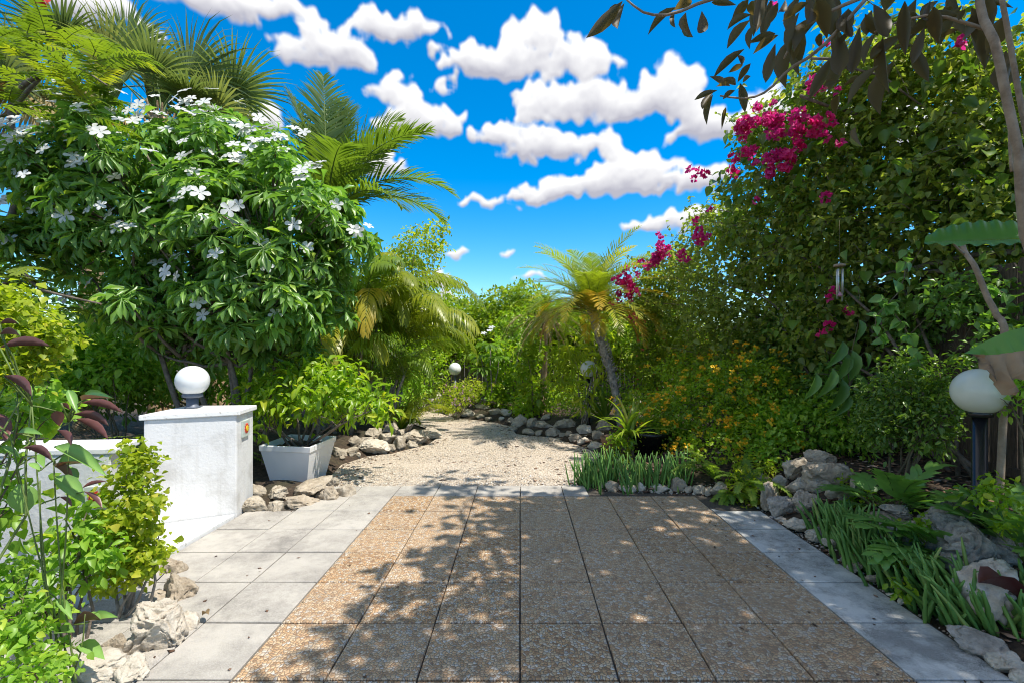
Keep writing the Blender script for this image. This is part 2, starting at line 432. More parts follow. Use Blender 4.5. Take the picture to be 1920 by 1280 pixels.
    plain('red', 'red_glaze', (.62, .06, .03), .3)
    plain('yellow', 'yellow_glaze', (.85, .62, .03), .3)
    plain('tile_glaze', 'pale_green_glaze', (.55, .62, .56), .3)
    plain('potting', 'potting_soil', (.07, .045, .03), 1)
    plain('brown_pot', 'terracotta_brown', (.22, .13, .08), .8)
build_materials()

# ------------------------------------------------------------------ ground shape
def gxy(px, py, z=0.0):
    Y = (H - z) * F / (py - CY); return ((px - CX) / F * Y, Y)
TILE = 0.456; Y0 = 2.165
GRAVEL_PX = [(600, 913), (640, 868), (690, 853), (735, 848), (800, 832), (824, 817), (806, 803), (772, 792), (735, 785), (700, 779), (740, 768), (790, 762), (850, 781), (925, 790),
             (955, 797), (968, 812), (1035, 818), (1085, 833), (1128, 850), (1105, 872), (1078, 900), (1090, 914)]
GRAVEL = [gxy(*p) for p in GRAVEL_PX]
PAVE = [(-2.62, -3.0), (2.30, -3.0), (2.30, 4.46), (1.85, 4.9), (.72, 5.02), (.72, 5.25), (-1.78, 5.28), (-2.62, 4.4)]
def dist_out(poly, X, Y):
    """distance to polygon, 0 inside"""
    shp = np.shape(X); X = np.atleast_1d(np.asarray(X, float)); Y = np.atleast_1d(np.asarray(Y, float))
    best = np.full(X.shape, 1e9); inside = np.zeros(X.shape, bool); n = len(poly)
    for i in range(n):
        ax, ay = poly[i]; bx, by = poly[(i + 1) % n]
        dx, dy = bx - ax, by - ay
        t = np.clip(((X - ax) * dx + (Y - ay) * dy) / (dx * dx + dy * dy), 0, 1)
        best = np.minimum(best, np.hypot(X - ax - t * dx, Y - ay - t * dy))
        c = (ay > Y) != (by > Y)
        with np.errstate(divide='ignore', invalid='ignore'):
            xi = (bx - ax) * (Y - ay) / (by - ay) + ax
        inside ^= c & (X < xi)
    best[inside] = 0
    return best.reshape(shp)
# distances looked up in a grid of 3 cm cells
_gx = np.arange(-14, 10.01, .04); _gy = np.arange(-4, 17.01, .04)
_GX, _GY = np.meshgrid(_gx, _gy)
_DG = dist_out(GRAVEL, _GX, _GY); _DA = np.minimum(_DG, dist_out(PAVE, _GX, _GY))
def look(G_, X, Y):
    fx = np.clip((np.asarray(X, float) + 14) / .04, 0, len(_gx) - 1.001); fy = np.clip((np.asarray(Y, float) + 4) / .04, 0, len(_gy) - 1.001)
    i = fx.astype(int) if fx.ndim else int(fx); j = fy.astype(int) if fy.ndim else int(fy); u = fx - i; v = fy - j
    return (G_[j, i] * (1 - u) + G_[j, i + 1] * u) * (1 - v) + (G_[j + 1, i] * (1 - u) + G_[j + 1, i + 1] * u) * v
def sstep(a, b, x):
    t = np.clip((x - a) / (b - a), 0, 1); return t * t * (3 - 2 * t)
def hgt(X, Y):
    X = np.asarray(X, float); Y = np.asarray(Y, float)
    d = look(_DA, X, Y)
    side = sstep(1.6, 2.6, X) * (1 - sstep(6, 9, Y))
    h = -0.05 + 0.08 * sstep(.02, .18, d) + side * 0.36 * sstep(.12, .95, d) + 0.12 * (1 - side) * sstep(.1, .9, d)
    left = sstep(-2.4, -2.9, X) if False else 1 - sstep(-3.0, -2.4, X)
    h = h - left * (1 - sstep(5, 6, Y)) * 0.17 * sstep(.1, .9, d)
    h = h - .12 * (1 - sstep(-2.66, -2.62, X)) * sstep(2.7, 2.9, Y) * (1 - sstep(4.6, 4.9, Y))
    return h + 0.012 * np.sin(X * 3.1 + Y) * np.sin(Y * 2.3) * sstep(.05, .3, d)
def gp(px, py, dz=0):
    z = 0.0
    for _ in range(6):
        x, y = gxy(px, py, z); z = 0.5 * z + 0.5 * (float(hgt(x, y)) + dz)
    x, y = gxy(px, py, z)
    return Vector((x, y, z))
def at(x, y): return Vector((x, y, float(hgt(x, y))))

# ground sheet: fine near, coarse far
def ground_sheet():
    xs = np.concatenate([[-900, -300, -120, -60, -30, -18], np.arange(-12, 8.01, .08), [12, 20, 40, 90, 300, 900]])
    ys = np.concatenate([[-300, -80, -20, -6], np.arange(-3, 16.01, .08), [18, 25, 40, 90, 300, 1200]])
    X, Y = np.meshgrid(xs, ys); Z = hgt(X, Y)
    V = np.stack([X, Y, Z], -1).reshape(-1, 3); nx, ny = len(xs), len(ys)
    i = (np.arange(ny - 1)[:, None] * nx + np.arange(nx - 1)[None, :]).ravel()
    q = np.stack([i, i + 1, i + 1 + nx, i + nx], -1)
    o = mesh_np('ground', V, [q], M['soil'], smooth=True); tag(o, 'dark soil of the planting beds', None, None, 'structure')
ground_sheet()

def gravel_sheet():
    bm = bmesh.new()
    vs = [bm.verts.new((x, y, 0)) for x, y in GRAVEL]; f = bm.faces.new(vs)
    bmesh.ops.triangulate(bm, faces=[f])
    bmesh.ops.subdivide_edges(bm, edges=bm.edges[:], cuts=5, use_grid_fill=True)
    bmesh.ops.subdivide_edges(bm, edges=bm.edges[:], cuts=2, use_grid_fill=True)
    for v in bm.verts:
        x, y = v.co.x, v.co.y
        v.co.z = -0.012 + .008 * mnoise.noise((x * 2, y * 2, 0)) + .004 * mnoise.noise((x * 9, y * 9, 3))
        if y < 5.4: v.co.z = min(v.co.z, -.012)
    o = from_bm('gravel_path', bm, M['gravel'], None, True); tag(o, 'pale gravel path curving between the planting beds', None, None, 'structure')
gravel_sheet()

# ------------------------------------------------------------------ paving
paving = tag(empty('paving', (0, 3, 0), None, None), 'patio of brown pebble tiles bordered by grey concrete slabs', None, None, 'structure')
def slab_bm(x0, x1, y0, y1, top, th=.045, g=.0042, bev=.004):
    bm = bmesh.new()
    dz = R.uniform(-.002, .0015)
    jx = lambda: R.uniform(-.0015, .0015) if g else 0
    gy_ = g * 1.5
    a = [(x0 + g + jx(), y0 + gy_ + jx()), (x1 - g + jx(), y0 + gy_ + jx()), (x1 - g + jx(), y1 - gy_ + jx()), (x0 + g + jx(), y1 - gy_ + jx())]
    i = [(a[0][0] + bev, a[0][1] + bev), (a[1][0] - bev, a[1][1] + bev), (a[2][0] - bev, a[2][1] - bev), (a[3][0] + bev, a[3][1] - bev)]
    lo = [bm.verts.new((x, y, top - th)) for x, y in a]
    mi = [bm.verts.new((x, y, top - bev)) for x, y in a]
    hi = [bm.verts.new((x, y, top + dz + R.uniform(-.0008, .0008))) for x, y in i]
    for k in range(4):
        n = (k + 1) % 4
        bm.faces.new((lo[k], lo[n], mi[n], mi[k])); bm.faces.new((mi[k], mi[n], hi[n], hi[k]))
    bm.faces.new(hi); bm.faces.new(lo[::-1]); return bm
BX = [-1.335, -.905, -.478, -.003, .456, .905, 1.36, 1.82]
rows = [Y0 + TILE * k for k in range(-3, 7)]
for j in range(len(rows) - 1):
    for i in range(7):
        from_bm('tile', slab_bm(BX[i], BX[i + 1], rows[j], rows[j + 1], 0.0), M['aggregate'], paving)
LX = [-2.59, -2.14, -1.765, -1.335]
for j in range(len(rows) - 1):
    for i in range(3):
        if rows[j] > 4.0 and i == 0: continue
        from_bm('slab', slab_bm(LX[i], LX[i + 1], rows[j], rows[j + 1], 0.002), M['slab'], paving)
for j in range(len(rows) - 1):
    if rows[j + 1] < 4.5:
        from_bm('slab', slab_bm(1.82, 2.275, rows[j], rows[j + 1], 0.002), M['slab_dirty'], paving)
# the cut slab at the far right corner
bm = bmesh.new()
y0_, y1_ = rows[-3], rows[-1]
P4 = [(1.825, y0_ + .005), (2.27, y0_ + .005), (2.255, y0_ + .14), (1.825, y0_ + .52)]
lo = [bm.verts.new((x, y, -.04)) for x, y in P4]; hi = [bm.verts.new((x, y, .002)) for x, y in P4]
bm.faces.new(hi)
for k in range(4): bm.faces.new((lo[k], lo[(k + 1) % 4], hi[(k + 1) % 4], hi[k]))
from_bm('slab', bm, M['slab_dirty'], paving)
TX = [-2.14, -1.765, -1.335, -.905, -.478, -.003, .456, .72]
yb = rows[-1]
for i in range(len(TX) - 1):
    from_bm('slab', slab_bm(TX[i], TX[i + 1], yb, 5.25 + .006 * i, 0.002), M['slab'] if i < 3 else M['slab_dirty'] if i in (9,) else M['slab'], paving)
bm = slab_bm(-2.62, 2.30, .5, 5.27, -.014, .03, 0, .001)
from_bm('joint_bed', bm, M['joint'], paving)

# ------------------------------------------------------------------ white masonry
def prism(bm, poly, z0, z1, bev=0.0):
    lo = [bm.verts.new((x, y, z0)) for x, y in poly]; hi = [bm.verts.new((x, y, z1)) for x, y in poly]
    n = len(poly)
    fs = [bm.faces.new(hi), bm.faces.new(lo[::-1])] + [bm.faces.new((lo[k], lo[(k + 1) % n], hi[(k + 1) % n], hi[k])) for k in range(n)]
    if bev: bmesh.ops.bevel(bm, geom=[e for e in bm.edges if e.calc_length() > 0], offset=bev, segments=2, affect='EDGES', profile=.5)
    return fs
def grow(poly, d):
    c = Vector((sum(p[0] for p in poly) / len(poly), sum(p[1] for p in poly) / len(poly)))
    return [tuple(c + (Vector(p) - c) * (1 + d / (Vector(p) - c).length)) for p in poly]
PIER = [(-3.20, 3.98), (-2.60, 4.30), (-2.665, 4.68), (-3.27, 4.62)]
pier = empty('white_pillar', (-2.95, 4.4, 0), 'white rendered pillar with a globe lamp on its cap beside the potted shrub', 'pillar')
bm = bmesh.new(); prism(bm, PIER, -.1, .925, .012); from_bm('shaft', bm, M['stucco'], pier)
bm = bmesh.new(); prism(bm, grow(PIER, .035), .926, .972, .008); from_bm('cap', bm, M['cap'], pier)
WALL = [(-4.6, 2.62), (-2.50, 2.86), (-2.60, 3.15), (-4.6, 3.0)]
wl = empty('white_wall', (-3.4, 2.85, 0), 'low white wall at the left behind the red and green leaves', 'wall')
bm = bmesh.new(); prism(bm, WALL, -.1, .885, .012); from_bm('body', bm, M['stucco'], wl)
bm = bmesh.new(); prism(bm, grow(WALL, .04), .886, .925, .008); from_bm('cap', bm, M['cap'], wl)
bm = bmesh.new(); prism(bm, [(-4.3, 3.02), (-2.605, 3.16), (-2.605, 4.28), (-3.25, 3.93), (-4.3, 3.93)], -.2, .03, .008)
o = from_bm('white_step', bm, M['cap']); tag(o, 'flat white painted step between the pillar and the low wall', 'step')

# glazed sun tiles
def sun_tile(c, nrm, side, label, q=.075):
    r = empty('ceramic_tile', c, label, 'tile')
    n = Vector(nrm).normalized(); s = Vector(side).normalized(); u = n.cross(s)
    def disc(r0, r1, z, mat, nm, k=16, zig=0):
        bm = bmesh.new(); a = []; b_ = []; c0 = Vector(c)
        for i in range(k):
            t = 2 * math.pi * i / k; rr = r1 * (1 - zig * (i % 2))
            a.append(bm.verts.new(c0 + n * z + (s * math.cos(t) + u * math.sin(t)) * rr))
            b_.append(bm.verts.new(c0 + n * (z - .006) + (s * math.cos(t) + u * math.sin(t)) * rr))
        bm.faces.new(a)
        for i in range(k): bm.faces.new((b_[i], b_[(i + 1) % k], a[(i + 1) % k], a[i]))
        from_bm(nm, bm, mat, r)
    bm = bmesh.new(); c0 = Vector(c)
    A = [bm.verts.new(c0 + n * .014 + (s * x + u * y) * q) for x, y in ((-1, -1), (1, -1), (1, 1), (-1, 1))]
    B = [bm.verts.new(c0 - n * .004 + (s * x + u * y) * q) for x, y in ((-1, -1), (1, -1), (1, 1), (-1, 1))]
    bm.faces.new(A); 
    for i in range(4): bm.faces.new((B[i], B[(i + 1) % 4], A[(i + 1) % 4], A[i]))
    from_bm('plate', bm, M['tile_glaze'], r)
    disc(0, q * .68, .019, M['red'], 'ray', 24, .3); disc(0, q * .34, .023, M['yellow'], 'centre')
n_side = Vector((.38, .065, 0)).normalized()
sun_tile((-2.628 + .004, 4.47, .78), (n_side.x, n_side.y, 0), (-.17, .98, .0), 'square ceramic tile with a red sun fixed to the side of the white pillar')
fw = Vector((.24, -2.04, 0)).normalized()
sun_tile((-2.575, 2.8475, .64), (fw.x, fw.y, 0), (.99, .11, 0), 'square ceramic tile with a red sun fixed low on the left white wall', .055)

# ------------------------------------------------------------------ globe lamps
def uv_sphere(c, r, seg=40, rings=24, sz=1.0):
    bm = bmesh.new(); bmesh.ops.create_uvsphere(bm, u_segments=seg, v_segments=rings, radius=r)
    for v in bm.verts: v.co.z *= sz; v.co += Vector(c)
    return bm
def lathe(bm, c, prof, seg=24):
    rings = []
    for (r, z) in prof:
        rings.append([bm.verts.new((c[0] + r * math.cos(2 * math.pi * k / seg), c[1] + r * math.sin(2 * math.pi * k / seg), c[2] + z)) for k in range(seg)])
    for a, b_ in zip(rings, rings[1:]):
        for k in range(seg): bm.faces.new((a[k], a[(k + 1) % seg], b_[(k + 1) % seg], b_[k]))
    bm.faces.new(rings[0][::-1]); bm.faces.new(rings[-1])
def globe_lamp(base, c, r, pr, gm, pm, label, grp):
    t = empty('globe_lamp', base, label, 'lamp', grp)
    from_bm('globe', uv_sphere(c, r), M[gm], t, True)
    d = Vector(base) - Vector((c[0], c[1], base[2]))
    bm = bmesh.new(); h = c[2] - r * .93 - base[2]
    lathe(bm, (c[0], c[1], base[2]), [(pr * 1.25, 0), (pr * 1.25, .015), (pr, .02), (pr, h - .03)]); from_bm('post', bm, M[pm], t, True)
    bm = bmesh.new(); lathe(bm, (c[0], c[1], base[2] + h - .03), [(pr * 1.05, 0), (pr * 1.7, .008), (pr * 1.7, .03), (pr * 1.5, .045)]); from_bm('collar', bm, M[pm], t, True)
    return t
c = W(361, 713, 4.45); globe_lamp((c.x, c.y, .974), c, .141, .05, 'globe', 'slate', 'white globe lamp on a short grey post on top of the white pillar', 'garden globe lamps')
c = W(1837, 733, 2.93); globe_lamp(at(c.x, c.y), c, .142, .038, 'globe_cream', 'black', 'large cream globe lamp on a black post under the torn banana leaf', 'garden globe lamps')
c = W(853, 691, 11.3); globe_lamp(at(c.x, c.y), c, .15, .03, 'globe', 'slate', 'small far white globe lamp at the end of the gravel path by the fence', 'garden globe lamps')
c = W(1104, 691, 8.7); globe_lamp(at(c.x, c.y), c, .155, .03, 'globe', 'black', 'white globe lamp half hidden by leaves left of the leaning palm trunk', 'garden globe lamps')

# ------------------------------------------------------------------ planter
PL = [(-2.94, 5.27), (-2.32, 5.17), (-2.30, 5.86), (-2.93, 5.98)]
pc = Vector((-2.62, 5.56, 0))
pl = empty('white_planter', pc, 'square white plastic planter tapering to its foot, behind the rocks by the pillar', 'planter')
def quad_ring(s): return [tuple(pc.xy + (Vector(p) - pc.xy) * s) for p in PL]
def frustum(bm, a, z0, b_, z1, inner=None):
    lo = [bm.verts.new((x, y, z0)) for x, y in a]; hi = [bm.verts.new((x, y, z1)) for x, y in b_]
    for k in range(4): bm.faces.new((lo[k], lo[(k + 1) % 4], hi[(k + 1) % 4], hi[k]))
    return lo, hi
bm = bmesh.new(); lo, hi = frustum(bm, quad_ring(.70), -.02, quad_ring(.955), .385); bm.faces.new(lo[::-1]); from_bm('box', bm, M['plastic'], pl)
bm = bmesh.new(); rings = [[bm.verts.new((x, y, z)) for x, y in quad_ring(s)] for s, z in ((.957, .385), (.985, .39), (1.0, .445), (.99, .452), (.95, .452), (.94, .445), (.90, .33))]
for a, b_ in zip(rings, rings[1:]):
    for k in range(4): bm.faces.new((a[k], a[(k + 1) % 4], b_[(k + 1) % 4], b_[k]))
from_bm('rim', bm, M['plastic'], pl)
bm = bmesh.new(); bmesh.ops.create_grid(bm, x_segments=14, y_segments=14, size=.5)
for v in bm.verts:
    u_, w_ = v.co.x + .5, v.co.y + .5; q = [Vector(p) for p in quad_ring(.915)]
    p = q[0] * (1 - u_) * (1 - w_) + q[1] * u_ * (1 - w_) + q[2] * u_ * w_ + q[3] * (1 - u_) * w_
    v.co = Vector((p.x, p.y, .385 + .025 * mnoise.noise((p.x * 9, p.y * 9, 0))))
from_bm('soil', bm, M['potting'], pl, True)
# black pot by the palm, with the brown pot half behind it
pb = gp(1212, 880); blk = empty('black_pot', (1.72, 6.3, 0.1), 'round glossy black pot behind the finger succulents', 'pot')
zb = float(hgt(1.72, 6.3))
bm = bmesh.new(); lathe(bm, (1.72, 6.3, zb), [(.20, 0), (.27, .26), (.30, .27), (.305, .31), (.28, .31), (.27, .25)]); from_bm('body', bm, M['black'], blk, True)
zb2 = float(hgt(1.25, 6.35))
bm = bmesh.new(); lathe(bm, (1.25, 6.45, zb2), [(.10, 0), (.14, .26), (.155, .27), (.155, .3), (.13, .3), (.12, .24)]); o = from_bm('brown_pot', bm, M['brown_pot'], None, True); tag(o, 'small dull brown pot left of the black pot', 'pot')

# ------------------------------------------------------------------ rocks, each a thing of its own
def rock_mesh(sub, seed, dims, pit=1.0, sharp=1.0):
    bm = bmesh.new(); bmesh.ops.create_icosphere(bm, subdivisions=sub, radius=1)
    o = Vector((seed * 3.7, seed * 1.3, seed * 2.1)); w, d, h = dims; s = max(w, d)
    rr = random.Random(seed)
    planes = [(Vector((rr.gauss(0, 1), rr.gauss(0, 1), rr.gauss(.3, 1))).normalized(), rr.uniform(.5, .85)) for _ in range(13)]
    for v in bm.verts:
        p = v.co.normalized(); q = p.copy()
        for n_, k_ in planes:
            dd = q.dot(n_)
            if dd > k_: q -= n_ * (dd - k_) * .95 * sharp
        a = mnoise.noise(p * 1.4 + o) * .20
        wv = p + Vector((mnoise.noise(p * 2 + o), mnoise.noise(p * 2 - o), mnoise.noise(p * 2 + o * 2))) * .25
        b_ = (.35 - abs(mnoise.noise(wv * 2.6 + o))) * .20
        c_ = (.3 - abs(mnoise.noise(wv * 5.6 + o))) * .12 * pit
        e = min(0, mnoise.noise(wv * 4.2 - o) + .10) * .42 * pit
        f = (.25 - abs(mnoise.noise(wv * 12 + o))) * .055 * pit + mnoise.noise(p * 26 + o) * .012
        v.co = q * (1.02 + a + b_ + c_ + e + f)
        v.co.x *= w / 1.9; v.co.y *= d / 1.9; v.co.z *= h / 1.75
        if v.co.z < -h * .42: v.co.z = -h * .42 + (v.co.z + h * .42) * .25
    me = bpy.data.meshes.new('rock'); bm.to_mesh(me); bm.free()
    for p in me.polygons: p.use_smooth = True
    return me
ORD = ['first', 'second', 'third', 'fourth', 'fifth', 'sixth', 'seventh', 'eighth', 'ninth', 'tenth', 'eleventh', 'twelfth', 'thirteenth', 'fourteenth', 'fifteenth', 'sixteenth', 'seventeenth', 'eighteenth',
       'nineteenth', 'twentieth', 'twenty-first', 'twenty-second', 'twenty-third', 'twenty-fourth', 'twenty-fifth', 'twenty-sixth', 'twenty-seventh', 'twenty-eighth', 'twenty-ninth', 'thirtieth', 'thirty-first', 'thirty-second', 'thirty-third', 'thirty-fourth', 'thirty-fifth']
MATW = {'rock': 'weathered', 'rock_warm': 'tan', 'rock_white': 'pale', 'rock_grey': 'grey'}
rk_seed = [100]
def rocks(lst, group, where, mat, sink=.12):
    """lst: (px, py centre, width px, height px, options); placed on the ground under their lower edge"""
    lst = sorted(lst, key=lambda r: r[0])
    for k, r in enumerate(lst):
        px, py, w, h = r[:4]; o = r[4] if len(r) > 4 else {}
        rk_seed[0] += 1; sd = rk_seed[0]; rr = random.Random(sd)
        up = o.get('up', 0)
        base = gp(px, py + h / 2, up); Y = base.y + .35 * w / F * base.y * .5
        wm = w / F * Y; hm = h / F * Y * 1.02
        # seen from above, part of the height on the picture is the rock's depth
        s = (H - base.z) / Y
        dm = wm * rr.uniform(.58, .8)
        hz = max(hm - dm * s * .4, hm * .6) * 1.22
        c = Vector(((px - CX) / F * Y, Y + dm * .25, base.z + hz * (.42 - sink)))
        big = w > 75
        me = rock_mesh(6 if w > 120 else 5 if w > 42 else 4 if w > 16 else 3, sd, (wm * 1.08, dm * 1.1, hz), o.get('pit', 1.0))
        mt = o.get('mat', mat); me.materials.append(M[mt])
        ob = link('rock', me); ob.location = c; ob.rotation_euler = (rr.uniform(-.15, .15), rr.uniform(-.15, .15) + o.get('tilt', 0), rr.uniform(-.5, .5) if not o.get('norot') else 0)
        size = 'large' if wm > .32 else 'small' if wm < .14 else 'medium'
        shape = 'flat' if h < w * .5 else 'tall' if h > w * 1.05 else 'rounded' if wm < .2 else 'rugged'
        tag(ob, o.get('label') or f'{shape} {MATW[mt]} rock, {ORD[k]} from left {where}', 'rock', group)

A = [(472,950,56,40,{'label':'large rounded grey rock leaning on the foot of the white pillar'}),(512,950,34,36),(560,943,64,34,{'mat':'rock_warm'}),
     (573,915,74,24,{'up':.12,'tilt':-.12,'label':'long flat rock lying on top of the heap before the planter','mat':'rock_warm'}),(615,928,45,36,{'mat':'rock_warm'}),(622,905,28,18,{'up':.03}),
     (645,920,32,38),(518,923,44,28,{'up':.03}),(480,921,30,24),(594,940,14,16)]
rocks(A, 'rocks heaped at the foot of the planter', 'in the heap under the planter', 'rock')
B = [(287,1180,122,130,{'mat':'rock_white','label':'big pale deeply furrowed rock at the edge of the left slabs','pit':1.3,'norot':1}),(330,1110,64,64),(315,1066,48,46),(165,1255,95,62,{'mat':'rock_white','up':.05}),
     (205,1222,46,62),(242,1262,72,44,{'mat':'rock_white','up':.04}),(288,1126,42,32),(345,1170,40,60,{'mat':'rock_white'})]
rocks(B, 'rocks edging the left foreground bed', 'along the left foreground bed', 'rock_warm')
Cc = [(697,838,52,28,{'mat':'rock_white'}),(655,846,30,18),(671,852,12,9,{'mat':'rock_white'}),(731,838,23,18),(748,829,28,30),(722,821,40,24),(775,817,46,26),(805,811,36,20),(686,826,34,20),(632,846,34,20),(755,812,34,22),
      (665,828,26,18),(734,803,36,24),(770,832,22,14),(700,812,30,20),(712,856,10,7),(640,858,14,8)]
rocks(Cc, 'rocks edging the gravel path on its left', 'in the path\'s left border', 'rock')
D = [(805,745,26,26,{'mat':'rock_white'}),(822,744,17,26,{'mat':'rock_white'}),(788,755,22,22,{'mat':'rock_white'}),(812,763,22,22),(843,776,16,11),(857,777,12,9,{'mat':'rock_white'}),(877,772,30,18,{'mat':'rock_white'}),(901,778,20,11),
     (909,750,42,11,{'up':.06,'mat':'rock_white'}),(905,760,34,12),(929,769,25,16),(951,771,25,17,{'mat':'rock_white'}),(940,783,13,8,{'mat':'rock_white'}),(915,783,16,9),(957,786,18,14),(828,768,16,14),(866,763,18,12)]
D = [(r[0], r[1] + r[3] * .1, r[2], r[3] * .8) + tuple(r[4:]) for r in D]
rocks(D, 'rocks edging the far end of the gravel path', 'at the path\'s far end', 'rock')
E = [(974,787,32,26),(962,803,24,15),(997,787,24,28),(991,807,22,14),(1019,793,30,17),(1010,809,16,12),(1036,806,30,20),(1052,793,26,20),(1054,812,15,12),(1067,810,14,13),(1079,817,26,20),(1092,826,26,17,{'mat':'rock_white'}),
     (1069,790,30,20),(1097,800,26,26,{'mat':'rock_white'}),(1131,796,28,22),(1115,832,27,20,{'mat':'rock_white'}),(1121,812,26,22),(1140,820,24,20),(1024,780,24,15),(1046,822,14,8),(1187,738,23,19,{'up':.05,'mat':'rock_warm','label':'lone pointed tan rock in the bed right of the leaning palm trunk'}),(1199,752,22,16)]
E = [(r[0], r[1] + r[3] * .1, r[2], r[3] * .8) + tuple(r[4:]) for r in E]
rocks(E, 'rocks edging the gravel path below the palm', 'in the border below the palm', 'rock')
Ff = [(1129,908,13,14),(1147,912,26,22,{'mat':'rock_warm'}),(1180,916,34,18,{'mat':'rock_white'}),(1202,914,16,18,{'mat':'rock_white'}),(1238,917,34,20,{'mat':'rock_white'}),(1272,910,29,27,{'mat':'rock_warm'}),(1292,917,16,15,{'mat':'rock_warm'}),
      (1313,918,26,22),(1330,921,16,16),(1356,920,40,26),(1382,924,16,14),(1258,921,9,7,{'mat':'rock_white'}),(1221,920,8,6,{'mat':'rock_white'}),(1112,906,10,8,{'mat':'rock_white'}),(1302,925,8,6,{'mat':'rock_white'})]
rocks(Ff, 'rocks edging the patio before the finger succulents', 'in the row before the far succulents', 'rock')
Gg = [(1448,932,44,48,{'mat':'rock_warm'}),(1474,946,50,44,{'mat':'rock_grey'}),(1501,880,64,44),(1540,858,48,34),(1568,888,80,52,{'mat':'rock_warm','label':'large smooth rounded rock at the top of the right rock bank'}),(1518,908,50,38),(1612,903,32,28),
      (1541,908,42,30),(1510,942,58,38),(1572,925,34,26),(1466,974,20,11,{'mat':'rock_white'}),(1482,980,16,12),(1420,915,26,24),(1432,900,26,22),(1465,900,30,30,{'mat':'rock_grey'}),(1590,932,30,24),(1490,915,26,24)]
rocks(Gg, 'rocks of the bank behind the right border slabs', 'in the bank behind the pale far right slab', 'rock')
Hh = [(1504,988,52,18,{'mat':'rock_white'}),(1534,1003,40,22,{'mat':'rock_white'}),(1560,1018,26,16,{'mat':'rock_white'}),(1594,1050,32,17,{'mat':'rock_white'}),(1606,1064,24,16),(1674,977,66,26),(1692,960,48,22,{'mat':'rock_white'}),(1722,990,34,20),
      (1690,1012,76,48,{'mat':'rock_grey'}),(1757,980,46,44,{'mat':'rock_grey'}),(1802,980,92,60,{'mat':'rock_grey','label':'big jagged grey rock standing above the finger succulents'}),(1776,1012,46,26,{'mat':'rock_grey'}),
      (1852,1040,140,92,{'mat':'rock_grey','label':'largest pitted grey coral rock in the right rock bank','pit':1.6}),(1790,1032,64,46,{'mat':'rock_grey'}),(1908,1022,60,42,{'mat':'rock_grey'}),(1873,1115,110,86,{'mat':'rock_white','label':'large smooth pale rock behind the nearest finger succulents'}),
      (1850,1213,88,40,{'mat':'rock_grey'}),(1897,1248,54,36,{'mat':'rock_white'}),(1916,1270,30,24,{'mat':'rock_white'}),(1725,1030,40,30,{'mat':'rock_grey'}),(1650,1000,36,26),(1680,1118,20,12,{'mat':'rock_white'}),(1695,1128,16,10,{'mat':'rock_white'}),
      (1640,1085,20,12),(1760,1060,50,36,{'mat':'rock_grey'}),(1630,985,30,22)]
Hh = [(r[0], r[1] - r[3] * .1, r[2] * 1.08, r[3] * 1.2, dict(r[4] if len(r) > 4 else {}, up=.05)) for r in Hh]
rocks(Hh, 'rocks of the near right rock bank', 'in the near right rock bank', 'rock')
rocks([(1665,833,48,26,{'label':'pale rock lying in the shade under the right bushes','up':.1})], None, '', 'rock')

# loose pebbles on the gravel and mulch under the left shrubs
def scatter_bits(n, fn, name, mat, size, label, flat=.6, long=1.0):
    ico = np.array([(1,0,0),(-1,0,0),(0,1,0),(0,-1,0),(0,0,1),(0,0,-1)], float)
    fc = np.array([(0,2,4),(2,1,4),(1,3,4),(3,0,4),(2,0,5),(1,2,5),(3,1,5),(0,3,5)])
    P = np.array([fn() for _ in range(n)], float)
    P[:, 2] += 0
    a = RNG.random(n) * 6.28; s = size * RNG.lognormal(0, .35, n)
    V = ico[None] * (1 + .3 * RNG.standard_normal((n, 6, 1)))
    V = V * s[:, None, None]; V[..., 2] *= flat; V[..., 0] *= long
    ca, sa = np.cos(a)[:, None], np.sin(a)[:, None]
    x = V[..., 0] * ca - V[..., 1] * sa; y = V[..., 0] * sa + V[..., 1] * ca
    V = np.stack([x, y, V[..., 2]], -1) + P[:, None]
    fa = (fc[None] + (np.arange(n) * 6)[:, None, None]).reshape(-1, 3)
    o = mesh_np(name, V.reshape(-1, 3), [fa], mat, tint=np.repeat(RNG.random(n), 6)); tag(o, label, None, None, 'stuff'); return o
def on_gravel():
    while True:
        y = 5.26 + 5.5 * R.random() ** 1.6; x = R.uniform(-2.6, 1.4)
        if look(_DG, x, y) == 0: return (x, y, -.008)
scatter_bits(15000, on_gravel, 'gravel', M['pebble'], .0065, 'loose pale shell gravel on the path')
def on_edge():
    while True:
        k = R.random()
        if k < .35: x, y = 2.30 + abs(R.gauss(0, .06)), R.uniform(2.0, 4.6)
        elif k < .6: x, y = R.uniform(.7, 2.2), 4.93 + abs(R.gauss(0, .1))
        elif k < .8: x, y = R.uniform(-1.9, -1.5), 5.15 + abs(R.gauss(0, .12))
        else: x, y = -2.2 - abs(R.gauss(0, .15)), R.uniform(2.0, 2.7)
        return (x, y, float(hgt(x, y)) + .006)
scatter_bits(1800, on_edge, 'gravel', M['pebble'], .009, 'small loose stones along the edges of the slabs')
def on_path():
    while True:
        y = 5.26 + 6 * R.random(); x = R.uniform(-2.6, 1.4)
        if look(_DG, x, y) == 0 and (R.random() < .15 or look(_DG, x + .25, y) > 0 or look(_DG, x - .25, y) > 0): return (x, y, -.004)
scatter_bits(520, on_path, 'dead_leaves', M['mulch'], .012, 'brown leaf litter scattered on the gravel', .2, 1.7)
def on_left():
    x = R.uniform(-3.6, -1.75); y = R.uniform(1.7, 2.85)
    return (x, y, float(hgt(x, y)) + R.uniform(.003, .02))
scatter_bits(5000, on_left, 'mulch', M['mulch'], .016, 'shredded bark mulch under the left shrubs', .3, 2.0)
def on_right():
    while True:
        x = R.uniform(.8, 4.2); y = R.uniform(1.8, 8)
        if look(_DA, x, y) > .05: return (x, y, float(hgt(x, y)) + R.uniform(.003, .02))
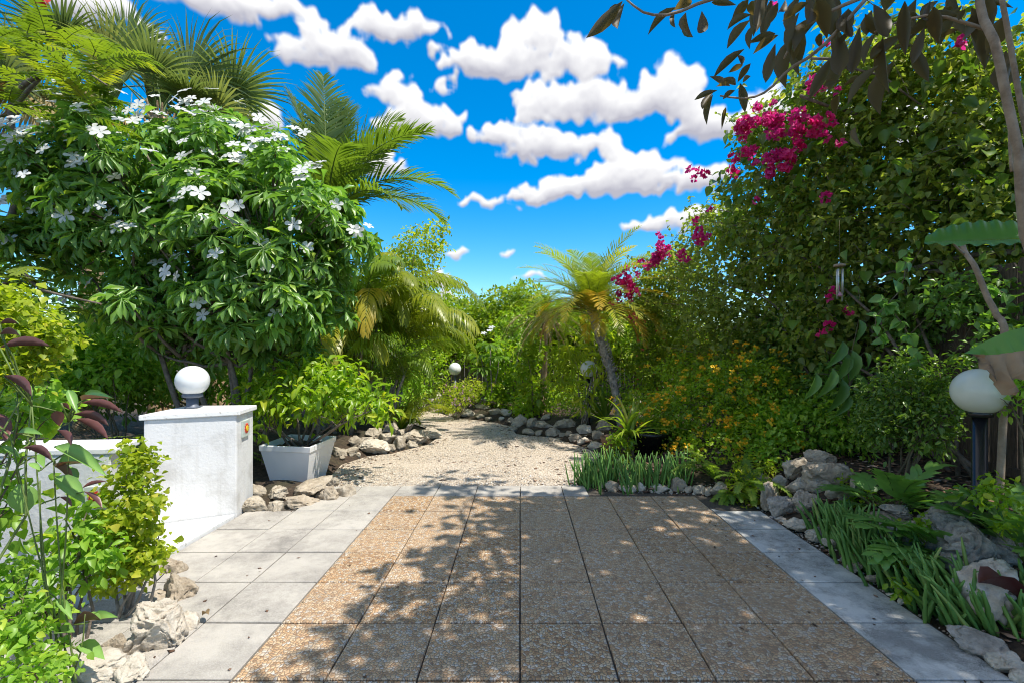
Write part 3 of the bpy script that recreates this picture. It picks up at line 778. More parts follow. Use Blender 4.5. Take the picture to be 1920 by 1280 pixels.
scatter_bits(5000, on_right, 'dead_leaves', M['mulch'], .018, 'dry brown litter on the soil of the right bed', .25, 1.5)

# ------------------------------------------------------------------ fence
def fence(a, b, z0, h, label, mat, pw=.125, back=True):
    a = Vector(a); b = Vector(b); d = (b - a); L = d.length; d.normalize(); n = Vector((d.y, -d.x, 0))
    t = empty('timber_fence', a.lerp(b, .5), label, 'fence')
    k = int(L / pw)
    for i in range(k):
        p = a + d * (i + .5) * pw; z = float(hgt(p.x, p.y)) - .05; hh = h + R.uniform(-.03, .03)
        w2 = pw * .46; th = .009; lean = R.uniform(-.008, .008)
        bm = bmesh.new(); V = []
        for zz, dx in ((z, 0), (z + hh - .05, lean), (z + hh, lean)):
            wq = w2 * (.55 if zz == z + hh else 1)
            V.append([bm.verts.new(p + d * (sx * wq + dx) + n * sy + Vector((0, 0, zz - p.z))) for sx, sy in ((-1, -th), (1, -th), (1, th), (-1, th))])
        for r0, r1 in zip(V, V[1:]):
            for q in range(4): bm.faces.new((r0[q], r0[(q + 1) % 4], r1[(q + 1) % 4], r1[q]))
        bm.faces.new(V[-1])
        from_bm('plank', bm, M[mat], t)
    for zr in (.35, 1.45):
        bm = bmesh.new(); o = n * .03
        zz = .1 + zr
        V = [bm.verts.new(q + o * s + Vector((0, 0, zz + e - q.z))) for q in (a, b) for s, e in ((.4, -.04), (1.6, -.04), (1.6, .04), (.4, .04))]
        for q in range(4): bm.faces.new((V[q], V[(q + 1) % 4], V[4 + (q + 1) % 4], V[4 + q]))
        bm.faces.new(V[:4]); bm.faces.new(V[4:]); from_bm('rail', bm, M[mat], t)
    return t
fence((-5.2, 13.2, 0), (4.0, 13.2, 0), 0, 1.85, 'weathered grey timber fence across the far end below the hedge', 'fence')
fence((4.35, 13.1, 0), (4.35, 2.2, 0), 0, 1.95, 'dark timber fence behind the bougainvillea on the right', 'fence_dark')

# ------------------------------------------------------------------ foliage engine
def tri(*f): return np.array(f).reshape(-1, 3)
class T:  # leaf template, unit length along +y, unit width in x, normal +z
    def __init__(s, V, q=(), t=()): s.V = np.array(V, float); s.q = np.array(q, int).reshape(-1, 4); s.t = np.array(t, int).reshape(-1, 3)
def strip_leaf(prof, fold=.18, droop=.15):
    """prof: [(y, halfwidth)] from base to tip; both ends may be points"""
    V, q, t = [], [], []; prev = None
    for (y, w) in prof:
        z = -droop * y * y
        if w == 0: cur = [len(V)]; V.append((0, y, z))
        else:
            cur = [len(V), len(V) + 1, len(V) + 2]; V += [(-w, y, z + fold * w), (0, y, z), (w, y, z + fold * w)]
        if prev is not None:
            if len(prev) == 1: t += [(prev[0], cur[1], cur[0]), (prev[0], cur[2], cur[1])]
            elif len(cur) == 1: t += [(prev[0], prev[1], cur[0]), (prev[1], prev[2], cur[0])]
            else: q += [(prev[0], prev[1], cur[1], cur[0]), (prev[1], prev[2], cur[2], cur[1])]
        prev = cur
    return T(V, q, t)
OVAL = strip_leaf([(0, 0), (.3, .42), (.65, .4), (1, 0)], .35, .2)
SMALL = strip_leaf([(0, 0), (.45, .5), (1, 0)], .35, .12)
LONG = strip_leaf([(0, 0), (.18, .30), (.5, .5), (.8, .32), (1, 0)], .4, .35)
HEART = strip_leaf([(0, .02), (.12, .42), (.4, .5), (.75, .26), (1, 0)], .35, .22)
SPOON = strip_leaf([(0, .07), (.3, .10), (.56, .22), (.78, .52), (.88, .36), (1, 0)], .3, .40)
BLADE = strip_leaf([(0, .5), (.5, .42), (1, 0)], .3, .3)
BIG = strip_leaf([(0, .03), (.08, .2), (.22, .42), (.42, .5), (.62, .42), (.8, .24), (.93, .08), (1, 0)], .45, .42)

BIGF = strip_leaf([(0, .03), (.08, .16), (.22, .38), (.42, .5), (.62, .44), (.8, .27), (.93, .09), (1, 0)], .38, .14)
def norm(v): return v / (np.linalg.norm(v, axis=-1, keepdims=True) + 1e-9)
def frames(D, Nn):
    y = norm(D); x = norm(np.cross(y, Nn)); z = np.cross(x, y); return x, y, z
def scat(tm, P, D, Nn, L, Wd):
    """place the template n times -> vertices, quads, tris"""
    n = len(P); x, y, z = frames(D, Nn); k = len(tm.V)
    L = np.broadcast_to(L, (n,)); Wd = np.broadcast_to(Wd, (n,))
    V = P[:, None] + tm.V[None, :, 0, None] * (Wd[:, None, None] * x[:, None]) + tm.V[None, :, 1, None] * (L[:, None, None] * y[:, None]) + tm.V[None, :, 2, None] * (L[:, None, None] * z[:, None])
    o = (np.arange(n) * k)[:, None, None]
    q = (tm.q[None] + o).reshape(-1, 4); t = (tm.t[None] + o).reshape(-1, 3)
    return V.reshape(-1, 3), q, t
def template_mesh(tm, name, mat, wr):
    V = tm.V.copy(); V[:, 0] *= wr
    return mesh_np(name, V, [tm.q, tm.t], mat, link_it=False)
def foliage(root, tm, P, D, Nn, L, Wd, mat, parts=0, name='leaf', stuff='foliage', tint=None, smooth=False, cond=None):
    """all leaves of a plant: the ones that show largest as parts, the rest as one part"""
    P = np.asarray(P, float); D = np.asarray(D, float); n = len(P)
    L = np.broadcast_to(L, (n,)).astype(float); Wd = np.broadcast_to(Wd, (n,)).astype(float)
    tint = RNG.random(n) if tint is None else tint
    big = np.zeros(n, bool)
    if parts:
        c = P + norm(D) * L[:, None] * .5
        u = (c[:, 0] / np.maximum(c[:, 1], .1)) * F + CX; v = CY - (c[:, 2] - H) / np.maximum(c[:, 1], .1) * F
        vis = (c[:, 1] > .3) & (u > -20) & (u < 1940) & (v > -20) & (v < 1300)
        if cond is not None: vis &= cond(u, v, c)
        # in front of its neighbours: coarse depth map
        key = np.where(vis, L / np.maximum(c[:, 1], .1), 0)
        gu = (u // 14).astype(int); gv = (v // 14).astype(int); best = {}
        for i in np.argsort(c[:, 1]):
            if vis[i]: best.setdefault((gu[i], gv[i]), i)
        front = np.zeros(n, bool); front[list(best.values())] = True
        key = key * np.where(front, 1, .2)
        idx = np.argsort(-key)[:parts]; idx = idx[key[idx] > 0]; big[idx] = True
        wr = float(np.median(Wd[idx] / L[idx])) if len(idx) else 1
        me = template_mesh(tm, name, mat, wr)
        if smooth: me.polygons.foreach_set('use_smooth', np.ones(len(me.polygons), bool))
        x, y, z = frames(D[idx], Nn[idx]); off = np.array(origin(root))
        for j, i in enumerate(idx):
            ob = bpy.data.objects.new(name, me); COL.objects.link(ob); ob.parent = root
            m = Matrix((tuple(x[j]), tuple(y[j]), tuple(z[j]))).transposed().to_4x4()
            m = Matrix.Translation(Vector(P[i] - off)) @ m @ Matrix.Diagonal((L[i] * (Wd[i] / L[i]) / wr, L[i], L[i], 1))
            ob.matrix_basis = m
    r = ~big
    if r.any():
        V, q, t = scat(tm, P[r], D[r], Nn[r], L[r], Wd[r])
        o = mesh_np(stuff, V, [q, t], mat, root, np.repeat(tint[r], len(tm.V)), smooth); tag(o, kind='stuff')
        return o

def ell_pts(ells, n, shell=.62, cull=True):
    """n points in the outer part of a union of ellipsoids (cx,cy,cz,rx,ry,rz[,weight]); also the outward direction"""
    E = np.array([e[:6] for e in ells], float); w = np.array([(e[3] * e[5] + e[3] * e[4] + e[4] * e[5]) * (e[6] if len(e) > 6 else 1) for e in ells]); w /= w.sum()
    P, O = [], []
    while sum(map(len, P)) < n:
        k = RNG.choice(len(E), n, p=w); d = norm(RNG.standard_normal((n, 3)))
        r = shell + (1 - shell) * RNG.random(n) ** .6
        r = np.where(RNG.random(n) < .2, RNG.random(n), r)
        lump = 1 + .16 * np.sin(d[:, 0] * 7 + k * 1.7) * np.sin(d[:, 2] * 6 + k) + .08 * np.sin(d[:, 1] * 13 + d[:, 0] * 11 + k)
        p = E[k, :3] + d * E[k, 3:6] * (r * lump)[:, None]
        if cull and len(E) > 1:
            deep = np.zeros(n, bool)
            for j in range(len(E)):
                q = (p - E[j, :3]) / E[j, 3:6]; deep |= ((q ** 2).sum(1) < .5 ** 2) & (k != j)
            p, d = p[~deep], d[~deep]
        P.append(p); O.append(d)
    return np.concatenate(P)[:n], np.concatenate(O)[:n]
def E_px(px, py, Y, rx, ry, rz_depth, w=1):
    """ellipsoid from picture size: rx, ry pixels, depth radius in metres"""
    c = W(px, py, Y); return (c.x, c.y, c.z, rx / F * Y, rz_depth, ry / F * Y, w)
def rand_n(n): return RNG.standard_normal((n, 3))
def bush_leaves(ells, n, L, wr, up=.7, out=.6, droop=.3, jit=.6, shell=.62, lv=.25, clump=0, zmin=None):
    P, O = ell_pts(ells, n if not clump else max(n // clump, 1), shell)
    if clump:
        s = L * 1.3
        P = np.repeat(P, clump, 0); O = np.repeat(O, clump, 0); P = P + rand_n(len(P)) * s * .6; n = len(P)
    D = norm(O * out + rand_n(n) * jit + np.array([0, 0, -droop]))
    Nn = norm(np.array([0, 0, up]) + O * .35 + rand_n(n) * .45)
    Ls = L * RNG.lognormal(0, lv, n)
    if zmin is not None:
        k = P[:, 2] > zmin; P, D, Nn, Ls = P[k], D[k], Nn[k], Ls[k]
    return P, D, Nn, Ls, Ls * wr
def branches(root, paths, mat, name='branch', sides=6, smooth=True):
    for pts, r0, r1 in paths:
        n = len(pts); V, q, t = tube_np(pts, np.linspace(r0, r1, n), sides); mesh_np(name, V, [q, t], mat, root, smooth=smooth)
def merged_branches(root, paths, mat, name='twigs', sides=4):
    parts = [tube_np(p, np.linspace(a, b, len(p)), sides, False) for p, a, b in paths]
    V, q, t = join_np(parts); o = mesh_np(name, V, [q, t], mat, root, smooth=True); tag(o, kind='stuff'); return o

# ---- fronds
def frond(p0, az, pitch0, pitch1, L, nl, ll, lw, ld=.35, vee=.35, swept=.55, seg=3, rr=None, roll=0, prof=None, twist=0, rachis=.010, start=.12):
    """an arching feather frond; returns (leaflet verts, quads, tris), (rachis verts ...)"""
    rr = rr or R; n = 16
    P = [np.array(p0, float)]; Tn = []
    for i in range(n):
        t = (i + .5) / n; pi = pitch0 + (pitch1 - pitch0) * t ** 1.15; a = az + twist * t
        d = np.array([math.sin(a) * math.cos(pi), math.cos(a) * math.cos(pi), math.sin(pi)]); Tn.append(d); P.append(P[-1] + d * L / n)
    P = np.array(P); Tn.append(Tn[-1]); Tn = np.array(Tn)
    ra = tube_np(P, np.linspace(rachis, rachis * .2, len(P)), 4, False)
    V, Q, TT = [], [], []
    for s in (-1, 1):
        for k in range(nl):
            t = start + (1 - start) * (k + .5 + rr.uniform(-.25, .25)) / nl; t = min(t, .995)
            f = t * n; i = int(f); b = P[i] + (P[min(i + 1, n)] - P[i]) * (f - i); tg = Tn[i]
            side = np.cross(tg, [0, 0, 1.0]); side /= np.linalg.norm(side) + 1e-9
            upv = np.cross(side, tg)
            if roll: side, upv = side * math.cos(roll) + upv * math.sin(roll), upv * math.cos(roll) - side * math.sin(roll)
            pr = prof(t) if prof else math.sin(math.pi * min(1, .12 + .86 * t)) ** .6
            l = ll * pr * rr.uniform(.85, 1.1); sw = swept + .5 * t + rr.uniform(-.08, .08)
            d = side * s * math.cos(sw) + tg * math.sin(sw) + upv * (vee + rr.uniform(-.12, .12)); d /= np.linalg.norm(d)
            wv = np.cross(d, upv); wv /= np.linalg.norm(wv) + 1e-9
            o = len(V); p = b.copy(); dd = d.copy()
            for j in range(seg):
                w = lw * (.55, 1, .8, .6, .4)[j] if seg > 2 else lw * (1, .8)[j]
                V += [p - wv * w * .5, p + wv * w * .5]
                dd = dd + np.array([0, 0, -ld / seg * (1 + j)]); dd /= np.linalg.norm(dd)
                p = p + dd * l / seg
            V.append(p)
            for j in range(seg - 1): Q.append((o + 2 * j, o + 2 * j + 1, o + 2 * j + 3, o + 2 * j + 2))
            TT.append((o + 2 * seg - 2, o + 2 * seg - 1, o + 2 * seg))
    return (np.array(V), np.array(Q).reshape(-1, 4), np.array(TT).reshape(-1, 3)), ra
def fan(p0, az, pitch, Lp, Rf, ns, w=.035, spread=2.6, droop=.5, rr=None, cost=.35, foldf=.4, roll=0):
    rr = rr or R
    P = [np.array(p0, float)]; d = None
    for i in range(6):
        pi = pitch - .06 * i * (1 + droop * .5); d = np.array([math.sin(az) * math.cos(pi), math.cos(az) * math.cos(pi), math.sin(pi)]); P.append(P[-1] + d * Lp / 6)
    ra = tube_np(np.array(P), np.linspace(.018, .009, 7), 5, False)
    side = np.cross(d, [0, 0, 1.0]); side /= np.linalg.norm(side); up = np.cross(side, d)
    side, up = side * math.cos(roll) + up * math.sin(roll), up * math.cos(roll) - side * math.sin(roll)
    V, Q, TT = [], [], []; c = P[-1]
    for k in range(ns):
        a = (k / (ns - 1) - .5) * spread + rr.uniform(-.03, .03)
        dd = d * math.cos(a) + side * math.sin(a) + up * (foldf * abs(math.sin(a))) ; dd /= np.linalg.norm(dd)
        l = Rf * (1 - .28 * (abs(a) / (spread / 2)) ** 2) * rr.uniform(.88, 1.06); wv = np.cross(dd, up); wv /= np.linalg.norm(wv) + 1e-9
        wv = wv + up * (.5 if k % 2 else -.5); wv /= np.linalg.norm(wv)
        o = len(V); p = c.copy() + d * .02; e = dd.copy(); seg = 5
        for j in range(seg):
            ww = w * (.25, .95, 1.0, .7, .35)[j]
            V += [p - wv * ww * .5, p + wv * ww * .5]
            if j >= 2: e = e + np.array([0, 0, -1]) * droop * .24 * (j - 1) * rr.uniform(.3, 1.7); e /= np.linalg.norm(e)
            p = p + e * l / seg
        V.append(p)
        for j in range(seg - 1): Q.append((o + 2 * j, o + 2 * j + 1, o + 2 * j + 3, o + 2 * j + 2))
        TT.append((o + 2 * seg - 2, o + 2 * seg - 1, o + 2 * seg))
    return (np.array(V), np.array(Q).reshape(-1, 4), np.array(TT).reshape(-1, 3)), ra
def add_frond(root, fr, mat, name='frond', stem_mat=None, sname='midrib'):
    (V, q, t), (rv, rq, rt) = fr
    o = mesh_np(name, V, [q, t], mat, root)
    me = mesh_np(sname, rv, [rq, rt], stem_mat or M['green_stem'], o, link_it=False) if False else None
    s = mesh_np(sname, rv, [rq] + ([rt] if len(rt) else []), stem_mat or M['green_stem'], root, smooth=True)
    s.parent = o
    return o

# ---- leaf colours
LM = {}
LM['plumeria'] = leaf_mat('frangipani_leaf', (0.114, 0.213, 0.053), (0.186, 0.344, 0.065), (0.483, 0.589, 0.074), rough=.34, transl=.32)
LM['plum_small'] = leaf_mat('young_frangipani_leaf', (0.100, 0.186, 0.026), (0.187, 0.303, 0.053), rough=.35)
LM['boug'] = leaf_mat('bougainvillea_leaf', (.12, .165, .035), (.28, .325, .065), (.46, .44, .10), rough=.40, transl=.42, spec=.45)
LM['lime'] = leaf_mat('yellow_green_leaf', (0.165, 0.257, 0.015), (0.389, 0.424, 0.032), (0.600, 0.513, 0.076), rough=.42, transl=.42)
LM['bush'] = leaf_mat('bright_shrub_leaf', (0.132, 0.247, 0.018), (0.306, 0.427, 0.026), (0.600, 0.562, 0.045), rough=.33, transl=.42)
LM['hedge'] = leaf_mat('hedge_leaf', (0.117, 0.194, 0.015), (0.260, 0.349, 0.022), (0.520, 0.446, 0.033), rough=.4, transl=.4)
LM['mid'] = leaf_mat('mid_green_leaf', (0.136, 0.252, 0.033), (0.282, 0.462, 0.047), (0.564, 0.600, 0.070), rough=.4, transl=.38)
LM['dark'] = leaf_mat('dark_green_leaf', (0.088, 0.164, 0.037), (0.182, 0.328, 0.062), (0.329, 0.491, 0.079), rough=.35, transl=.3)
LM['coconut'] = leaf_mat('coconut_leaflet', (0.070, 0.126, 0.024), (0.169, 0.236, 0.033), (0.540, 0.413, 0.067), rough=.33, transl=.35)
LM['areca'] = leaf_mat('areca_leaflet', (0.133, 0.198, 0.016), (0.292, 0.307, 0.022), (0.510, 0.356, 0.056), rough=.35, transl=.4)
LM['areca_dark'] = leaf_mat('green_areca_leaflet', (0.106, 0.189, 0.025), (0.253, 0.346, 0.036), (0.527, 0.440, 0.054), rough=.35, transl=.4)  # greener, less yellow leaflets than the plain areca colour
LM['fan'] = leaf_mat('fan_palm_blade', (.10, .15, .055), (.20, .26, .09), (.45, .42, .16), rough=.4, transl=.35, tr_col=(1.7, 1.7, .9))
LM['fan_dry'] = leaf_mat('dry_fan_blade', (.22, .16, .05), (.42, .32, .12), (.5, .42, .2), rough=.6, transl=.3, tr_col=(1.4, 1.2, .7))
LM['date'] = leaf_mat('date_palm_leaflet', (0.114, 0.182, 0.021), (0.277, 0.315, 0.028), (0.585, 0.388, 0.041), rough=.35, transl=.4)
LM['date_yellow'] = leaf_mat('yellowing_palm_leaflet', (.26, .26, .02), (.48, .34, .03), (.6, .30, .04), rough=.4, transl=.4, tr_col=(1.6, 1.5, .8))
LM['date_orange'] = leaf_mat('dying_orange_leaflet', (.45, .15, .02), (.62, .24, .04), (.5, .2, .06), rough=.5, transl=.35, tr_col=(1.4, 1.1, .8))
LM['poinciana'] = leaf_mat('feathery_leaflet', (0.078, 0.136, 0.015), (0.195, 0.252, 0.022), (0.416, 0.388, 0.022), rough=.45, transl=.36)
LM['copper'] = leaf_mat('two_tone_leaf', (.12, .26, .05), (.24, .40, .10), under=(.15, .06, .055), rough=.35, transl=.12)
LM['copper_b'] = leaf_mat('burgundy_leaf', (.06, .022, .022), (.12, .04, .035), under=(.10, .03, .035), rough=.38, transl=.18, tr_col=(2, 1.2, .8))
LM['over'] = leaf_mat('leathery_dark_leaf', (.07, .10, .02), (.15, .17, .03), (.28, .26, .04), under=(.12, .088, .045), rough=.5, transl=.45, tr_col=(1.9, 1.7, .6))
LM['strap'] = leaf_mat('strap_leaf', (0.109, 0.198, 0.020), (0.265, 0.349, 0.033), (0.562, 0.466, 0.066), rough=.35, transl=.35)
LM['fern'] = leaf_mat('fern_leaf', (0.111, 0.207, 0.028), (0.227, 0.339, 0.041), (0.406, 0.461, 0.068), rough=.45, transl=.4)
LM['wart'] = leaf_mat('lobed_fern_leaf', (.11, .24, .06), (.20, .36, .08), rough=.33, transl=.3)
LM['finger'] = leaf_mat('succulent_stem', (.075, .20, .045), (.16, .31, .06), (.34, .38, .10), rough=.5, transl=.05)
LM['banana'] = leaf_mat('banana_leaf', (.10, .25, .05), (.14, .30, .06), rough=.3, transl=.3)
LM['banana_dead'] = leaf_mat('dry_banana_leaf', (.30, .19, .11), (.52, .38, .25), rough=.7, transl=.25, tr_col=(1.2, 1, .8))
LM['white_fl'] = leaf_mat('white_petal', (.80, .80, .80), (.86, .86, .84), rough=.5, transl=.3, tr_col=(1.05, 1.05, 1))
LM['magenta'] = leaf_mat('magenta_bract', (.66, .012, .16), (.85, .035, .27), (.9, .10, .35), rough=.5, transl=.45, tr_col=(1.3, 1.5, 1.4))
LM['orange_fl'] = leaf_mat('orange_floret', (.90, .42, .01), (.95, .60, .03), rough=.5, transl=.3, tr_col=(1.2, 1.2, 1))
LM['pink_fl'] = leaf_mat('pink_floret', (.6, .25, .35), (.75, .4, .5), rough=.5, transl=.3, tr_col=(1.1, 1.1, 1.1))
LM['red_fl'] = leaf_mat('red_floret', (.65, .03, .03), (.8, .08, .08), rough=.5, transl=.3, tr_col=(1.2, 1.2, 1.2))
LM['dry'] = leaf_mat('dry_strap', (.24, .16, .08), (.45, .34, .20), rough=.7, transl=.2, tr_col=(1.2, 1.1, .8))

LM['glossy'] = leaf_mat('glossy_green_leaf', (.075, .145, .025), (.15, .25, .035), (.32, .40, .06), rough=.3, transl=.3)  # deep green for the glossy shrub and the broad leaves

# ------------------------------------------------------------------ background planting
def plant(name, base, label, cat, group=None):
    return empty(name, base, label, cat, group)
def bush(name, label, cat, ells, n, L, wr, mat, tm=SMALL, base=None, stems=5, parts=0, zmin=None, group=None, stem_mat='twig', r=.012, lname='leaf', **kw):
    c = np.mean([e[:3] for e in ells], 0)
    b = Vector(base) if base is not None else at(float(c[0]), float(c[1]))
    t = plant(name, b, label, cat, group)
    P, D, Nn, Ls, Ws = bush_leaves(ells, n, L, wr, zmin=zmin, **kw)
    foliage(t, tm, P, D, Nn, Ls, Ws, LM[mat], parts, lname)
    ps = []
    for k in range(stems):
        e = ells[R.randrange(len(ells))]
        tip = (e[0] + R.uniform(-.6, .6) * e[3], e[1] + R.uniform(-.6, .6) * e[4], e[2] + R.uniform(-.3, .7) * e[5])
        ps.append((curve_pts((b.x + R.uniform(-.06, .06), b.y + R.uniform(-.06, .06), b.z - .05), tip, 7, wob=.08), r, r * .3))
    if ps:
        tw = []
        for p, a, b_ in ps:
            for _ in range(3):
                i = R.randrange(3, len(p) - 1); q = p[i] + np.array([R.gauss(0, .3), R.gauss(0, .3), R.uniform(.05, .4)]) * (e[3] + .1)
                tw.append((curve_pts(p[i], q, 5, wob=.08), r * .45, r * .15))
        branches(t, ps, M[stem_mat], 'stem'); merged_branches(t, tw, M[stem_mat])
    return t
def flowers(root, pts, tm, mat, L, wr, n_each, rad, name='flower', up=None, cup=.2, group=None, share=3):
    """small flower heads as parts sharing a few meshes"""
    ms = []
    for k in range(share):
        n = n_each; d = norm(rand_n(n) + np.array([0, 0, .5])) if up is None else None
        if up is None:
            P = d * rad; D = norm(d + rand_n(n) * .5); Nn = rand_n(n)
        else:
            a = np.arange(n) / n * 6.283; D = np.stack([np.cos(a), np.sin(a), np.full(n, cup)], -1); P = D * .004; Nn = np.tile([0, 0, 1.0], (n, 1)) + 0 * D
        V, q, t = scat(tm, P, D, Nn, np.full(n, L), np.full(n, L * wr))
        me = mesh_np(name, V, [q, t], mat, link_it=False, tint=np.repeat(RNG.random(n), len(tm.V))); ms.append(me)
    off = origin(root)
    for i, p in enumerate(pts):
        p, nrm = p if isinstance(p, tuple) and len(p) == 2 else (p, None)
        o = bpy.data.objects.new(name, ms[i % share]); COL.objects.link(o); o.parent = root; o.location = Vector(p) - off
        s = R.uniform(.8, 1.2); o.scale = (s, s, s)
        if nrm is not None: o.rotation_euler = Vector(nrm).to_track_quat('Z', 'Y').to_euler()
        o.rotation_euler.rotate_axis('Z', R.uniform(0, 6.28))

# far hedge over the fence
el = []
for i in range(30):
    px = 540 + i * 25
    top = 566 + 6 * math.sin(i * 1.3) - (26 if 930 < px < 1010 else 0)
    el.append(E_px(px, top + 26, 13.2 + R.uniform(-.2, .4), 34, 30, .6)); el.append(E_px(px, top + 60, 13.0, 34, 30, .45)); el.append(E_px(px, top + 92, 12.9, 30, 22, .35, .7))
bush('hedge', 'long bright green hedge growing over the far fence', 'hedge', el, 52000, .095, .62, 'hedge', stems=14, up=.6, out=.7, droop=0, clump=3, shell=.55, r=.02, base=(-.5, 13.6, .1))
# background trees beyond the hedge and on the left
t = bush('tree', 'sparse golden green tree showing behind the arching palm fronds', 'tree', [E_px(790, 470, 15, 48, 42, .8), E_px(745, 520, 15, 70, 50, .9), E_px(822, 425, 15, 20, 16, .3), E_px(800, 560, 15, 50, 40, .8)], 3800, .12, .55, 'lime', stems=6, clump=6, r=.03, shell=.5, base=(-3.4, 15, 0))
el = []
for (px, py, Y, rx, ry) in [(-60,560,8.5,90,150),(20,640,8,80,110),(100,600,8.4,90,90),(190,640,7.8,80,100),(270,600,8.5,90,110),(360,600,8.4,90,110),(450,600,8.8,90,110),(540,600,9.2,90,110),(620,640,10,80,90),(140,710,7.2,90,60),(240,720,7.0,60,50),(-40,700,7,90,80),(430,700,9,120,60),(560,700,9.5,120,60)]:
    el.append(E_px(px, py, Y, rx, ry, .8))
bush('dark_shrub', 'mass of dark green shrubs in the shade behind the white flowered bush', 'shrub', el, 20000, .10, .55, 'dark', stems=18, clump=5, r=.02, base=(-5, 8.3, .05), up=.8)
bush('dogwood_shrub', 'layered pale green shrub behind the low white wall', 'shrub', [E_px(150,660,6.2,70,50,.5),E_px(210,690,6.0,60,45,.5),E_px(80,700,5.8,70,50,.5),E_px(230,620,6.3,50,40,.4),E_px(30,740,5.6,70,60,.5)], 4200, .085, .62, 'mid', tm=OVAL, stems=10, clump=6, parts=120, up=1.3, out=.5, droop=.15, base=(-5.2, 6.1, .05))
bush('hedge', 'dark shrubs closing the bed behind the potted shrub', 'hedge', [E_px(600,690,9.6,90,60,.7),E_px(700,700,10.5,70,60,.7),E_px(740,740,11,60,40,.7),E_px(520,720,8.6,80,50,.6)], 7000, .075, .55, 'mid', stems=8, clump=4, base=(-3.6, 9.3, .05))

# ------------------------------------------------------------------ fan palms at the upper left
def fan_palm(base, crown, fans, label, rad=.14, mat2='fibre'):
    t = plant('fan_palm', base, label, 'palm tree', 'fan palms at the upper left')
    pts = resample([base - Vector((0, 0, .1)), base.lerp(crown, .5) + Vector((.04, 0, 0)), crown], 26)
    V, q, tr = tube_np(pts, rad * (1 + .10 * np.array([math.sin(i * 2.4) for i in range(26)])) * np.linspace(1.1, .9, 26), 14)
    mesh_np('trunk', V, [q, tr], M[mat2], t, smooth=True)
    # boot stubs round the upper trunk
    ps = []
    for i in range(70):
        k = R.uniform(.45, 1); p = np.array(base.lerp(crown, k)); a = R.uniform(0, 6.28); d = np.array([math.cos(a), math.sin(a), 0])
        ps.append((np.array([p + d * rad * .8, p + d * rad * 1.25 + [0, 0, .10], p + d * rad * 1.45 + [0, 0, .22]]), .028, .012))
    merged_branches(t, ps, M[mat2], 'leaf_bases', 4)
    for (az, pi, Lp, Rf, dry) in fans:
        rl = (math.copysign(1.0, math.sin(math.radians(az))) if abs(math.sin(math.radians(az))) > .6 else 0) + R.uniform(-.5, .5)
        fr = fan(crown + Vector((R.uniform(-.05, .05), R.uniform(-.05, .05), R.uniform(-.1, .05))), math.radians(az), math.radians(pi), Lp, Rf, 34, w=.05, spread=3.1 if not dry else 2.2, droop=.45 if not dry else 2.2, foldf=.15, roll=rl)
        add_frond(t, fr, LM['fan_dry' if dry else 'fan'], 'fan_leaf', M['green_stem'], 'leaf_stalk')
    return t
def up(px, py, Y): return W(px, py, Y)
b = gp(296, 742)
f1 = [(20,82,.75,1.25,0),(95,62,.85,1.2,0),(75,30,.8,1.0,0),(-50,80,.8,1.1,0),(-95,55,.8,1.0,0),(150,60,.7,.95,0),(-150,55,.7,.9,0),(0,50,.8,1,0),(110,-10,.7,.85,1),(-110,0,.8,.9,1),(180,-5,.6,.8,1),(-40,-10,.7,.8,1),(60,-20,.6,.8,1),(-80,20,.8,.9,0)]
fan_palm(at(-5.85, 7.6), W(298, 222, 7.6), f1, 'tall fan palm with a fibrous tan trunk rising behind the white flowered bush', .15)
f2 = [(-20,80,.9,1.1,0),(60,70,.9,1.1,0),(-80,60,.9,1.1,0),(120,45,.8,1,0),(-120,40,.8,1,0),(180,50,.8,1,0),(90,20,.8,1,0),(-95,15,.9,1,1),(170,-10,.8,1,1),(130,-15,.7,.9,1),(-150,0,.9,1,1),(-60,-5,.9,.9,1),(30,85,.9,1.2,0),(100,60,.9,1.1,0)]
fan_palm(at(-7.6, 8.2), W(178, 175, 8.2), f2, 'fan palm with drooping yellowed leaves at the far upper left', .16)
fan_palm(at(-8.6, 7.0), W(-20, 215, 7.4), f2[2:12], 'fan palm partly cut by the left edge of the picture', .16)
fan_palm(at(-5.1, 8.0), W(372, 240, 8.0), [(60,75,.7,1.1,0),(95,50,.8,1.15,0),(120,30,.6,.9,0),(80,10,.6,.8,0),(30,60,.7,.9,0),(160,40,.6,.8,0),(-60,60,.5,.8,0),(100,-20,.5,.8,1)], 'shorter fan palm whose fan leaves spread toward the open sky', .13)

# feathery tree on the left edge
t = plant('feathery_tree', at(-6.6, 5.2), 'tree with feathery yellow green leaves along the left edge', 'tree')
bb = np.array(at(-6.6, 5.2))
limbs = [(resample([bb, bb + [.1, 0, 1.2], np.array(W(30, 400, 5.3)), np.array(W(20, 200, 5.3)), np.array(W(90, 130, 5.0))], 14), .07, .02),
         (resample([np.array(W(34, 380, 5.3)), np.array(W(60, 300, 5.2)), np.array(W(40, 240, 5))], 7), .03, .01),
         (resample([bb + [.1, 0, 1.2], np.array(W(20, 520, 5)), np.array(W(80, 545, 4.6)), np.array(W(190, 570, 4.5))], 10), .03, .008),
         (resample([np.array(W(20, 210, 5.3)), np.array(W(110, 120, 5)), np.array(W(200, 160, 4.8))], 9), .025, .008)]
branches(t, limbs, M['bark'], 'branch')
def feather(tt, px, py, Y, az, pitch, L, mat='poinciana'):
    fr = frond(W(px, py, Y), math.radians(az), math.radians(pitch), math.radians(pitch - 45), L, 15, L * .26, .030, ld=.25, vee=.05, swept=.35, seg=2, rachis=.004, start=.08)
    return add_frond(tt, fr, LM[mat], 'leaf_spray', M['green_stem'], 'leaf_stalk')
